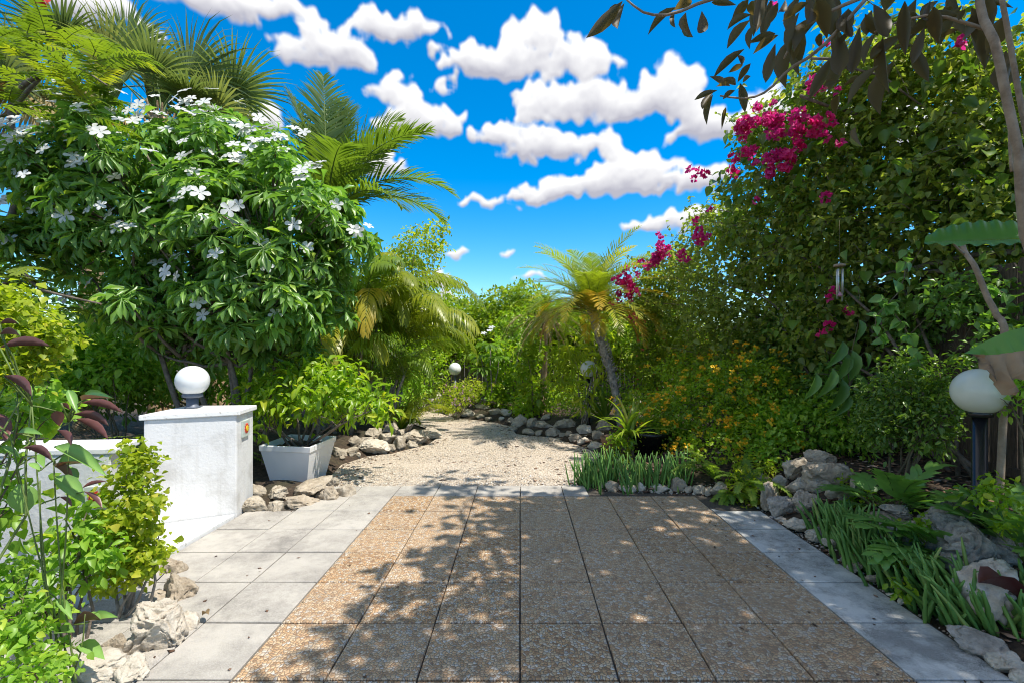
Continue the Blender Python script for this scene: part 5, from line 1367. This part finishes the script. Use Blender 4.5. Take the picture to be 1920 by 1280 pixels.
for p_, a_, b_ in tw:
    for _ in range(9):
        x = p_[R.randrange(1, 5)] ; PP.append(x + RNG.standard_normal(3) * .012); DD.append(norm(RNG.standard_normal(3) * [1, 1, .5] + [0, 0, -.35])); NN.append(norm(RNG.standard_normal(3) * .5 + [0, 0, 1])); LL.append(R.uniform(.045, .075))
foliage(t, HEART, PP, np.array(DD), np.array(NN), np.array(LL), np.array(LL) * .72, LM['boug'], 0, 'leaf', 'sprays')
FLW = [(400,465,7),(430,445,6),(465,450,6),(500,420,6),(505,470,8),(520,455,5),(585,450,6),(580,490,7),(600,515,4),(675,455,8),(680,480,6),(385,480,5),(395,500,5),(385,575,6),(355,625,5),(410,560,4),(500,600,6),(545,605,7),(575,570,6),(590,555,4),(480,655,7),(455,610,4),(520,585,5),(530,625,5),(515,510,4),
       (215,640,3),(240,660,3),(195,635,2),(75,960,9),(60,985,8),(95,940,8),(40,1000,5),(80,925,5),(165,970,5),(215,850,4),(215,890,5),(238,890,4),(95,885,2),(68,888,2),(10,995,4),(650,330,3),(690,340,3),(720,345,2),(765,550,2),(655,742,2),(280,780,2),(425,755,2),(690,1250,3),(770,1178,2),(735,1100,2),(750,1052,1),(1430,110,2),(1240,125,2),(1240,180,2),(690,150,2),(500,68,1)]
pts_ = []
for (x, y, n) in FLW:
    px, py = 1200 + x / 2, y / 2
    Yf = float(np.interp(px, [1200, 1300, 1400, 1550, 1900], [7.9, 6.6, 5.7, 5.1, 4.3])) - .1
    c = W(px, py, Yf)
    for k in range(max(1, int(n * .9))): pts_.append(np.array(c) + RNG.standard_normal(3) * [.04, .05, .04])
for (x, y, n) in [(1168,540,16),(1178,528,8),(1190,552,4),(1160,560,5),(1193,595,3),(1186,500,2),(1188,520,3)]:
    for k in range(n): pts_.append(np.array(W(x, y, 7.7)) + RNG.standard_normal(3) * [.09, .06, .09])
for k in range(26):
    pts_.append(np.array(W(R.uniform(1190, 1330), R.uniform(600, 760), 7.7)))
flowers(t, pts_[:-26], HEART, LM['magenta'], .048, 1.0, 12, .022, 'flower_cluster', share=4)
flowers(t, pts_[-26:], SMALL, LM['red_fl'], .022, 1, 6, .01, 'flower')
# bare-ish creeper with small leaves at the fence end
bush('creeper', 'yellow green small leaved creeper on the fence behind the orange flowered bush', 'creeper', [E_px(1240,680,8.6,60,60,.4), E_px(1300,660,8.2,60,50,.4), E_px(1225,620,9.2,40,60,.4)], 6000, .055, .6, 'hedge', stems=8, clump=4)
# shaded filling behind everything on the right
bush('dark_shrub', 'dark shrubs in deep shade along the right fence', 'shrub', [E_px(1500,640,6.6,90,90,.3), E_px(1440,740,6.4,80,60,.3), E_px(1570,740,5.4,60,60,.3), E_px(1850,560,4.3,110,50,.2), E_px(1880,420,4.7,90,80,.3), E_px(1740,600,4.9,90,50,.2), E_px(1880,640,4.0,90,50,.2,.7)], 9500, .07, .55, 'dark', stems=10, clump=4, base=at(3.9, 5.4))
# bright clipped shrub
CL = [E_px(1680,750,4.1,60,55,.3), E_px(1640,800,4.1,42,36,.25), E_px(1735,800,3.9,50,50,.25), E_px(1700,690,4.2,40,34,.2), E_px(1760,740,3.9,36,40,.2), E_px(1800,700,3.8,30,40,.2,.6)]
bush('small_leaved_shrub', 'bushy shrub with small glossy leaves left of the cream globe lamp', 'shrub', CL, 4300, .045, .5, 'glossy', tm=OVAL, stems=9, parts=120, clump=6, up=.9, base=at(3.2, 4.0), shell=.5)
bush('small_leaved_shrub', 'glossy leaved shrub overlapping the right side of the cream globe lamp', 'shrub', [E_px(1915,740,2.8,34,50,.12), E_px(1910,640,2.9,24,24,.1,.7), E_px(1935,690,2.7,30,50,.12)], 420, .045, .5, 'mid', tm=OVAL, stems=4, parts=90, clump=5, base=at(3.15, 2.85))
# hanging vine with rounded bluish leaves
t = plant('hanging_vine', W(1690, 470, 4.3), 'vine with rounded leaves hanging in front of the dark gap left of the globe lamp', 'vine')
for path in ([(1655,560),(1700,620),(1725,680),(1770,720)], [(1700,470),(1690,540),(1640,600),(1660,640)], [(1850,540),(1900,560),(1915,620)]):
    pt = resample([W(x, y, 4.0) for x, y in path], 9); branches(t, [(pt, .005, .003)], M['twig'], 'stem', 5)
    PP, DD, NN, LL = [], [], [], []
    for i in range(26):
        p = pt[R.randrange(9)]; PP.append(p); DD.append(norm(RNG.standard_normal(3) + [0, 0, -.8])); NN.append(norm(np.array([0, -.8, .8]) + RNG.standard_normal(3) * .3)); LL.append(R.uniform(.075, .12))
    foliage(t, HEART, PP, np.array(DD), np.array(NN), np.array(LL), np.array(LL) * .8, LM['wart'], 40, 'leaf')
# large dull hanging leaves in the shade
t = plant('broad_leaved_plant', at(3.5, 5.0), 'plant with long dull hanging leaves in the shade under the bougainvillea', 'plant')
PP, DD, LL = [], [], []
for (x0, y0, x1, y1) in [(1585,660,1575,735),(1595,655,1600,745),(1610,600,1618,650),(1560,690,1545,760),(1578,710,1568,790),(1580,640,1560,700),(1600,700,1640,760),(1530,700,1520,760),(1590,740,1575,790),(1620,660,1640,690)]:
    a = np.array(W(x0, y0, 4.8)); c = np.array(W(x1, y1, 4.7)); PP.append(a); DD.append(c - a); LL.append(np.linalg.norm(c - a))
LL = np.array(LL) * .8; DD = np.array(DD)
foliage(t, BIG, PP, DD, np.tile([.2, -1, .3], (len(PP), 1)), LL, LL * .36, LM['wart'], 40, 'leaf', smooth=True)
branches(t, [(curve_pts(t.location, W(1590, 650, 4.8), 8, wob=.04), .015, .008)] + [(curve_pts(W(1590, 700, 4.8), p, 4, wob=.05), .005, .003) for p in PP], M['twig'], 'stem')

# lobed ferns
def lobed(base, label, n, L, seed, az=(0, 360), p0=(35, 75), targets=None):
    rr = random.Random(seed); t = plant('lobed_fern', base, label, 'fern', 'broad lobed ferns on the right bank')
    for k in range(n):
        a0 = rr.uniform(*p0)
        fr = frond(base, math.radians(rr.uniform(*az)), math.radians(a0), math.radians(a0 - rr.uniform(35, 70)), L * rr.uniform(.75, 1.1), 7, L * .30, L * .115, ld=.15, vee=.15, swept=.55, seg=4, rachis=.006, rr=rr, start=.3, prof=lambda x: .55 + .45 * math.sin(math.pi * min(1, x)))
        add_frond(t, fr, LM['wart'], 'frond', M['green_stem'], 'midrib')
    return t
lobed(gp(1680, 965), 'broad lobed fern spreading above the finger succulents', 10, .52, 51, p0=(40, 80))
lobed(gp(1640, 950), 'lobed fern at the left end of the near rock bank', 8, .42, 52, p0=(20, 60))
lobed(at(2.95, 2.75), 'large lobed fern around the foot of the cream globe lamp', 16, .50, 53, p0=(40, 80))
lobed(at(2.75, 3.05), 'lobed fern reaching left from the black lamp post', 8, .55, 54, az=(230, 320), p0=(35, 65))
bush('ground_cover', 'small leaved plants creeping over the rocks below the lobed ferns', 'plant', [E_px(1630,945,3.9,36,20,.14), E_px(1880,940,2.75,40,26,.12), E_px(1720,985,3.3,16,24,.06), E_px(1910,990,2.6,24,20,.08), E_px(1600,905,4.3,30,18,.12), E_px(1830,920,2.9,40,14,.12)], 620, .042, .62, 'bush', tm=OVAL, stems=6, parts=80, clump=4)
bush('leafy_weed', 'small light green weed among the nearest finger succulents', 'weed', [E_px(1705,1060,2.9,14,18,.05), E_px(1690,1100,2.75,18,18,.05), E_px(1730,990,3.1,12,30,.04)], 110, .045, .6, 'bush', tm=OVAL, stems=5, parts=80)

# ------------------------------------------------------------------ finger succulents
def stem_mesh(bend, seed):
    rr = random.Random(seed); n = 7; P = []
    a = rr.uniform(0, 6.28)
    for i in range(n):
        t_ = i / (n - 1); P.append((bend * t_ ** 1.6 * math.cos(a) * .3, bend * t_ ** 1.6 * math.sin(a) * .3, t_))
    V, q, tr = tube_np(P, [.026, .030, .032, .031, .028, .022, .010], 7)
    V = V.reshape(-1, 3); c = np.repeat(np.array(P), 7, 0)
    k = np.arange(49) % 2; V[:49] = c + (V[:49] - c) * np.where(k == 1, .72, 1.1)[:, None]
    return mesh_np('stem', V, [q, tr], LM['finger'], link_it=False)
SM = [stem_mesh(b_, i) for i, b_ in enumerate((.1, .3, .5, .8, .2, .6))]
def fingers(px0, py0, px1, py1, n, L, lean, wid, label, grp, seed, dep=.12):
    rr = random.Random(seed)
    a, b_ = gp(px0, py0), gp(px1, py1); c = a.lerp(b_, .5)
    t = plant('finger_succulent', c, label, 'succulent', grp)
    for k in range(n):
        s = rr.random(); p = a.lerp(b_, s); d = (b_ - a).normalized(); nr = Vector((-d.y, d.x, 0)); p = p + nr * rr.gauss(0, dep) + d * rr.gauss(0, .04)
        p.z = float(hgt(p.x, p.y)) - .01
        dr = Vector((lean[0] + rr.gauss(0, .2), lean[1] + rr.gauss(0, .2), lean[2])).normalized()
        o = bpy.data.objects.new('stem', SM[rr.randrange(6)]); COL.objects.link(o); o.parent = t; o.location = p - c
        o.rotation_euler = dr.to_track_quat('Z', 'Y').to_euler(); o.rotation_euler.rotate_axis('Z', rr.uniform(0, 6.28))
        l = L * rr.uniform(.6, 1.1); w = wid * rr.uniform(.8, 1.15) / .06
        o.scale = (w, w, l)
    return t
g1 = 'finger succulents along the far edge of the patio'
fingers(1085, 912, 1135, 918, 46, .40, (-.12, -.05, 1), .020, 'clump of upright finger succulents at the left end of the row by the gravel', g1, 1, .07)
fingers(1120, 905, 1185, 908, 60, .38, (-.08, 0, 1), .020, 'clump of finger succulents in front of the trailing plant', g1, 2, .08)
fingers(1180, 905, 1240, 907, 56, .34, (0, 0, 1), .019, 'clump of finger succulents standing before the black pot', g1, 3, .08)
fingers(1235, 902, 1290, 904, 46, .34, (0, 0, 1), .019, 'clump of finger succulents next to the arching fern', g1, 4, .08)
g2 = 'finger succulents lining the right border slabs'
fingers(1545, 1000, 1580, 1035, 46, .33, (-.14, .05, 1), .026, 'farthest clump of finger succulents beside the right border slabs', g2, 5, .06)
fingers(1590, 1020, 1650, 1075, 60, .36, (-.16, .05, 1), .026, 'second clump of finger succulents counting from the far rocks', g2, 6, .08)
fingers(1665, 1075, 1720, 1120, 50, .32, (-.20, .05, 1), .026, 'middle clump of finger succulents beside the algae stained slabs', g2, 7, .08)
fingers(1730, 1110, 1800, 1165, 54, .33, (-.34, .1, 1), .027, 'fourth clump of finger succulents leaning over the slab edge', g2, 8, .07)
fingers(1800, 1150, 1850, 1190, 50, .33, (-.40, .12, 1), .027, 'nearest long clump of finger succulents leaning over the slab edge', g2, 9, .06)
fingers(1880, 1140, 1960, 1170, 36, .26, (-.12, .1, 1), .026, 'short upright clump of finger succulents at the right picture edge', g2, 10, .06)

# ------------------------------------------------------------------ overhanging dark leaved tree
OB = at(2.75, 1.0)
t = plant('overhanging_tree', OB, 'dark leathery leaved tree overhanging the patio from the upper right', 'tree')
lim = [(resample([OB - Vector((0, 0, .1)), Vector((2.9, 1.3, 1.2)), W(1990, 560, 2.2), W(1905, 260, 2.2), W(1868, 90, 2.2), W(1835, -30, 2.25), Vector((2.0, 2.0, 4.2)), Vector((1.2, 1.6, 5.0))], 30), .023, .016),
       (resample([W(1960, 420, 2.25), W(1915, 200, 2.3), W(1890, 60, 2.3), W(1870, -60, 2.3), Vector((2.4, 2.5, 4.6))], 14), .014, .01),
       (resample([W(1835, -25, 2.25), W(1700, -30, 2.3), W(1560, 20, 2.35), W(1500, 60, 2.4), W(1470, 110, 2.4)], 12), .012, .005),
       (resample([W(1640, -20, 2.4), W(1540, 90, 2.45), W(1480, 130, 2.5), W(1440, 170, 2.5), W(1400, 185, 2.5), W(1350, 180, 2.5)], 12), .010, .004),
       (resample([W(1600, -40, 2.2), W(1430, -20, 2.2), W(1330, 0, 2.2), W(1260, 27, 2.2), W(1210, 25, 2.2), W(1175, 0, 2.2)], 12), .010, .004),
       (resample([W(1860, 60, 2.4), W(1760, 30, 2.4), W(1690, 40, 2.5), W(1640, 60, 2.5)], 8), .009, .004),
       (resample([W(1895, 200, 2.3), W(1893, 260, 2.3), W(1897, 322, 2.3)], 6), .007, .007)]
branches(t, lim, M['bark_tan'], 'branch', 8)
LP, LD, LN, LLn, LW_ = [], [], [], [], []
def ol(x0, y0, x1, y1, w, Yq=2.3, sh=.9):
    a = np.array(W(x0, y0, Yq)); c = np.array(W(x1, y1, Yq + R.uniform(-.08, .12))); d = c - a; L = np.linalg.norm(d)
    v = norm(np.array([0, 0, H]) - a); LP.append(a); LD.append(d / L); LN.append(norm(-v * R.uniform(.4, 1) + np.array([R.uniform(-.6, .6), .2, .5]))); LLn.append(L); LW_.append(w / F * Yq * 1.12)
s = 510 / 1920
def q(x, y): return 1090 + x * s, y * s
for (x0, y0, x1, y1, w) in [(290,10,30,285,130),(270,30,155,160,70),(305,25,225,240,110),(670,55,455,235,90),(660,90,640,205,30),(740,90,750,290,90),(850,80,855,265,110),(780,10,660,60,110),(920,20,1085,30,70),(1180,0,1060,150,100),(1200,105,1005,205,90),(1190,145,1010,345,110),(1225,170,1170,360,90),(1200,10,1215,110,90),
                            (1340,0,1270,280,110),(1390,20,1290,200,100),(1440,0,1400,110,80),(1370,240,1180,300,80),(1390,250,1205,375,90),(1370,310,1290,610,110),(1540,90,1440,410,110),(1600,20,1420,140,90),(1660,0,1740,255,160),(1620,60,1600,200,90),(1520,270,1500,420,110),(1680,240,1690,340,70),(1890,60,1830,270,110),(1760,130,1720,40,60),(1900,230,1790,350,70),
                            (1150,350,920,545,90),(1100,390,1150,465,60),(1140,460,1040,510,60),(1195,450,1100,580,70),(1120,590,1160,800,90),(1090,600,985,560,80),(1085,640,990,700,60),(960,640,785,705,60),(940,640,830,790,60),(930,670,870,885,80),(1000,600,925,540,70),(1195,540,1130,580,60),(1020,760,990,905,40),(1050,610,960,600,60)]:
    a, c = q(x0, y0), q(x1, y1); ol(a[0], a[1], c[0], c[1], w * s * .62, R.uniform(2.2, 2.55))
s2 = 420 / 1493
for (x0, y0, x1, y1, w) in [(490,30,600,270,130),(480,70,430,250,110),(510,220,400,440,80),(870,0,840,170,60),(830,160,640,300,110),(830,180,740,450,95),(1080,40,910,310,120),(1100,60,1050,140,60),(640,170,730,175,50),(900,200,1000,120,70),(320,60,340,200,90),(290,100,350,270,80),(700,130,800,90,60),(520,240,430,90,90),(1000,50,940,120,70),(1250,10,1400,40,60),(620,330,760,300,50),(400,520,300,560,60),(280,540,130,580,50),(250,640,230,760,80),(370,850,380,990,70),(1060,200,900,260,60)]:
    ol(1500 + x0 * s2, y0 * s2, 1500 + x1 * s2, y1 * s2, w * s2 * .62, R.uniform(2.3, 2.8))
for k in range(40):
    x0 = R.uniform(1400, 1905); y0 = R.uniform(-40, 70 + (60 if x0 > 1560 else 0)); a_ = R.gauss(-.25, .45); l_ = R.uniform(60, 120)
    ol(x0, y0, x0 + l_ * math.sin(a_), y0 + l_ * math.cos(a_), R.uniform(16, 30), R.uniform(2.3, 3.0))
# the crown above the picture: clumps of leaves on hanging branches
cl = []; 
for k in range(30000):
    if len(cl) >= 350: break
    x, y = R.uniform(-.5, 6.0), R.uniform(-2.6, 4.0); zmin = H + .765 * max(y, 0) + .42
    z = max(zmin, 5.3) + R.uniform(0, .9)
    # where the crown's shadow falls
    kx = math.cos(SUN_EL) * math.sin(SUN_AZ) / math.sin(SUN_EL); ky = math.cos(SUN_EL) * math.cos(SUN_AZ) / math.sin(SUN_EL)
    gx, gy = x - z * kx, y - z * ky
    dens = 0
    if .05 < gx < 2.7 and 1.7 < gy < 4.95: dens = 1.0
    if 1.0 < gx < 1.75 and 4.0 < gy < 4.6: dens = .25
    if 1.75 < gx and gy > 4.0: dens = .15
    if 1.3 < gx < 1.8 and 3.2 < gy < 3.6: dens = .3
    if R.random() < dens: cl.append((x, y, z))
def shade_spot(px_, py_, zz):
    x_, y_ = gxy(px_, py_); v_ = Vector((x_, y_, 0)) + sun_dir * (zz / sun_dir.z); return tuple(v_)
for (px_, py_) in [(815,905),(840,903),(865,905),(890,908),(850,915),(875,918),(830,912),(870,945),(910,955),(945,965),(890,975),(930,990),(955,1010),(870,1000),(905,1015),(800,1068),(840,1052),(875,1062),(930,1070),(960,1060),(765,1092),(725,1130),(775,1120),(700,1165),(740,1185),(800,1172),(850,1160),(900,1175),(945,1165),
                   (640,1225),(690,1215),(740,1235),(800,1225),(850,1240),(900,1230),(950,1235),(600,1265),(680,1262),(780,1270),(880,1268),(960,1272),]:
    g_ = gxy(px_, py_); cl.append(shade_spot(px_, py_, max(5.3, 1.52 + .95 * g_[1] + .9) + R.uniform(0, .5)))
for (x, y, z) in cl:
    for _ in range(R.randint(9, 14) if x > .8 else 7):
        LP.append(np.array([x, y, z]) + RNG.standard_normal(3) * ([.22, .22, .10] if x > .8 else [.12, .12, .06])); LD.append(norm(RNG.standard_normal(3) * [.8, .8, .4] + [0, 0, -.45])); LN.append(norm(RNG.standard_normal(3) * .5 + [0, 0, 1])); l = R.uniform(.17, .27); LLn.append(l); LW_.append(l * .42)
foliage(t, BIGF, np.array(LP), np.array(LD), np.array(LN), np.array(LLn), np.array(LW_), LM['over'], 150, 'leaf', smooth=True)
hub = np.array([2.6, 1.2, 4.9])
tw = []
big = [np.array(p) for p in ((4.0, 1.8, 5.5), (2.3, 1.6, 5.6), (3.4, -.4, 5.5), (2.2, 2.6, 5.9), (2.2, -1.2, 5.4), (2.4, 2.8, 5.8), (5.0, .2, 5.5), (1.0, -.4, 5.5), (2.4, 3.4, 6.4))]
branches(t, [(curve_pts(hub if i not in (3, 4, 8) else big[1 if i == 3 else 3], b_, 8, wob=.08), .022, .012) for i, b_ in enumerate(big)], M['bark_tan'], 'branch', 6)
for c in cl:
    m = min(big + [hub], key=lambda p: np.linalg.norm(p - np.array(c))); tw.append((curve_pts(m, c, 6, wob=.07), .006, .003))
merged_branches(t, tw, M['bark_tan'])

# ------------------------------------------------------------------ banana, bare stem, wind chime
bb_ = at(3.7, 2.3)
t = plant('banana_plant', bb_, 'banana plant reaching in from the right with one whole leaf and one torn leaf', 'banana plant')
V, qd, tr = tube_np(resample([bb_ - Vector((0, 0, .1)), bb_ + Vector((-.05, 0, 1.0)), bb_ + Vector((-.1, .05, 1.9))], 10), np.linspace(.10, .05, 10), 12); mesh_np('trunk', V, [qd, tr], M['green_stem'], t, smooth=True)
def banana(p0, p1, half, sag, name, mat, up_v, torn=None, n=80, m=6, curl=.1):
    p0 = np.array(p0); p1 = np.array(p1); V, Q = [], []; d = p1 - p0; L = np.linalg.norm(d); d /= L
    s_ = np.cross(d, up_v); s_ /= np.linalg.norm(s_); u_ = np.cross(s_, d)
    for i in range(n + 1):
        t_ = i / n; c = p0 + d * L * t_ - np.array([0, 0, sag]) * t_ * t_
        w = half * min(1, (math.sin(math.pi * min(1, .10 + .9 * t_)) ** .45)) if t_ < .99 else .004
        for j in range(-m, m + 1):
            f = j / m; wave = .007 * math.sin(i * .62 + (3 if j > 0 else 0)) * abs(f)
            V.append(c + s_ * w * f + u_ * (abs(f) * w * .35 - curl * w * f * f + wave))
    k = 2 * m + 1; rib = np.cumsum(RNG.normal(0, .05, n + 1)) * .5 + RNG.random(n + 1) * .22 + .3
    for i in range(n + 1):
        if i % 2: V[i * k:(i + 1) * k] = [v + u_ * .0022 for v in V[i * k:(i + 1) * k]]
    for i in range(n):
        for j in range(k - 1): Q.append((i * k + j, i * k + j + 1, (i + 1) * k + j + 1, (i + 1) * k + j))
    o = mesh_np(name, np.array(V), [np.array(Q)], mat, t, tint=np.repeat(rib % 1, k), smooth=True)
    pts = [p0 + d * L * x - np.array([0, 0, sag]) * x * x + u_ * -.002 for x in np.linspace(0, 1, 12)]
    Vv, q_, t_ = tube_np(pts, np.linspace(.008, .002, 12), 5); r = mesh_np('midrib', Vv, [q_, t_], LM['strap'], t, smooth=True); r.parent = o
    return o
banana(W(1960, 447, 2.35), W(1733, 455, 2.6), .17, .0, 'leaf', LM['banana'], np.array([0, -.62, .8]))
branches(t, [(resample([bb_ + Vector((-.1, .05, 1.85)), W(2020, 470, 2.3), W(1960, 447, 2.35)], 7), .016, .009), (resample([bb_ + Vector((-.08, .02, 1.5)), W(2060, 590, 2.1), W(1965, 618, 2.1)], 7), .016, .01)], M['green_stem'], 'leaf_stalk')
# torn leaf: living strip with a hanging dead margin
p0, p1 = np.array(W(1970, 606, 2.1)), np.array(W(1808, 662, 2.25)); V, Q, V2, Q2 = [], [], [], []
n = 24
for i in range(n + 1):
    t_ = i / n; c = p0 + (p1 - p0) * t_ + np.array([0, 0, .03 * math.sin(math.pi * t_)])
    w = .095 * (1 - t_ ** 3) + .004
    for j in range(5): V.append(c + np.array([0, -.05 * j / 4, -w * j / 4]) + np.array([0, .01 * math.sin(i * 1.7), 0]) * j / 4)
    hh = (.10 + .10 * math.exp(-((t_ - .62) / .18) ** 2) + .02 * math.sin(i * 2.1)) * (1 - t_ ** 6)
    for j in range(6): V2.append(c + np.array([.02 * math.sin(i * .9) * j / 5, -.052 + .04 * math.sin(i * 1.3 + j) * j / 5, -w - hh * j / 5]))
for i in range(n):
    for j in range(4): Q.append((i * 5 + j, i * 5 + j + 1, (i + 1) * 5 + j + 1, (i + 1) * 5 + j))
    for j in range(5): Q2.append((i * 6 + j, i * 6 + j + 1, (i + 1) * 6 + j + 1, (i + 1) * 6 + j))
o = mesh_np('leaf', np.array(V), [np.array(Q)], LM['banana'], t, smooth=True); o['label'] = 'torn banana leaf with a brown dead lower margin'
d_ = mesh_np('dead_margin', np.array(V2), [np.array(Q2)], LM['banana_dead'], t, smooth=True); d_.parent = o
bs_ = plant('bare_stem', at(3.05, 3.0), 'thin bare tan stem leaning left behind the torn banana leaf', 'stem')
branches(bs_, [(resample([at(3.05, 3.0), W(1885, 650, 3.0), W(1868, 590, 3.05), W(1850, 555, 3.1), W(1828, 500, 3.1), W(1808, 470, 3.15), W(1800, 430, 3.2)], 20), .022, .014), (resample([W(1812, 480, 3.15), W(1790, 460, 3.1), W(1785, 440, 3.0)], 5), .008, .004)], M['bark_tan'], 'stem', 8)
wc = plant('wind_chime', W(1572, 494, 4.7), 'wind chime of pale metal tubes hanging in the bougainvillea', 'wind chime')
wp = W(1574, 498, 4.7)
bm = bmesh.new(); lathe(bm, (wp.x, wp.y, wp.z - .012), [(.045, 0), (.055, .008), (.05, .022), (.02, .03)], 16); from_bm('top_disc', bm, M['bark_tan'], wc, True)
for k, (dx, ln) in enumerate(((-.032, .26), (-.012, .29), (.012, .25), (.034, .33), (0, .30))):
    yy = (-.03, .02, -.03, .01, .035)[k]
    bm = bmesh.new(); lathe(bm, (wp.x + dx, wp.y + yy, wp.z - .03 - ln), [(.0085, 0), (.0085, ln - .01)], 10); from_bm('tube', bm, M['brass'], wc, True)
bm = bmesh.new(); lathe(bm, (wp.x, wp.y, wp.z), [(.0015, 0), (.0015, .45)], 5); from_bm('cord', bm, M['twig'], wc, True)
bm = bmesh.new(); lathe(bm, (wp.x - .03, wp.y - .05, wp.z - .32), [(.002, 0), (.03, .01), (.004, .05)], 4); from_bm('clapper', bm, LM['pink_fl'], wc)

# ------------------------------------------------------------------ fallen leaves and a twig
def fallen(px, py, L, wr, mat, label, rot, z=.012, name='fallen_leaf', curl=.25, tm=BIG):
    p = gp(px, py); p.z = max(p.z, 0) + z
    V = tm.V.copy(); V[:, 0] *= wr; V *= L; V[:, 2] = V[:, 2] * curl * 2 + .25 * L * curl; V[:, 1] -= L / 2; V[:, 2] -= V[:, 2].min()
    me = mesh_np(name, V, [tm.q, tm.t], LM[mat], link_it=False)
    o = link(name, me); o.location = p; o.rotation_euler = (0, 0, rot); tag(o, label, 'leaf'); return o
fallen(1420, 961, .17, .55, 'date_yellow', 'yellow fallen leaf lying on the pale far right slab', 1.9)
o = fallen(1885, 1180, .30, .42, 'copper_b', 'large curled reddish brown dead leaf on the right rock bank', -1.5, .10, curl=.6)
fallen(793, 824, .16, .6, 'date_yellow', 'yellow fallen leaf against the left rocks of the path', .4)
fallen(385, 1180, .10, .3, 'dry', 'curled brown dead leaf beside the big furrowed rock', .9, curl=.5)
tp = gp(1612, 1158); tq_ = gp(1626, 1192); V, qd, tr = tube_np(curve_pts(tp + Vector((0, 0, .006)), tq_ + Vector((0, 0, .006)), 6, wob=.02), .0022, 5); o = mesh_np('fallen_twig', V, [qd, tr], LM['dry'], smooth=True); tag(o, 'dry yellow twig lying across the stained right slab', 'twig')
def on_pave():
    while True:
        x, y = R.uniform(-2.5, 2.2), R.uniform(2.1, 5.2)
        if R.random() < .25 + .75 * (x > 1.2): return (x, y, .006)
scatter_bits(140, on_pave, 'dead_leaves', M['mulch'], .006, 'tiny bits of leaf litter on the paving', .25, 1.8)
print('OBJECTS', len(SC.objects), 'TRIS', sum(sum(len(p.vertices) - 2 for p in me.polygons) * me.users for me in bpy.data.meshes if me.users))
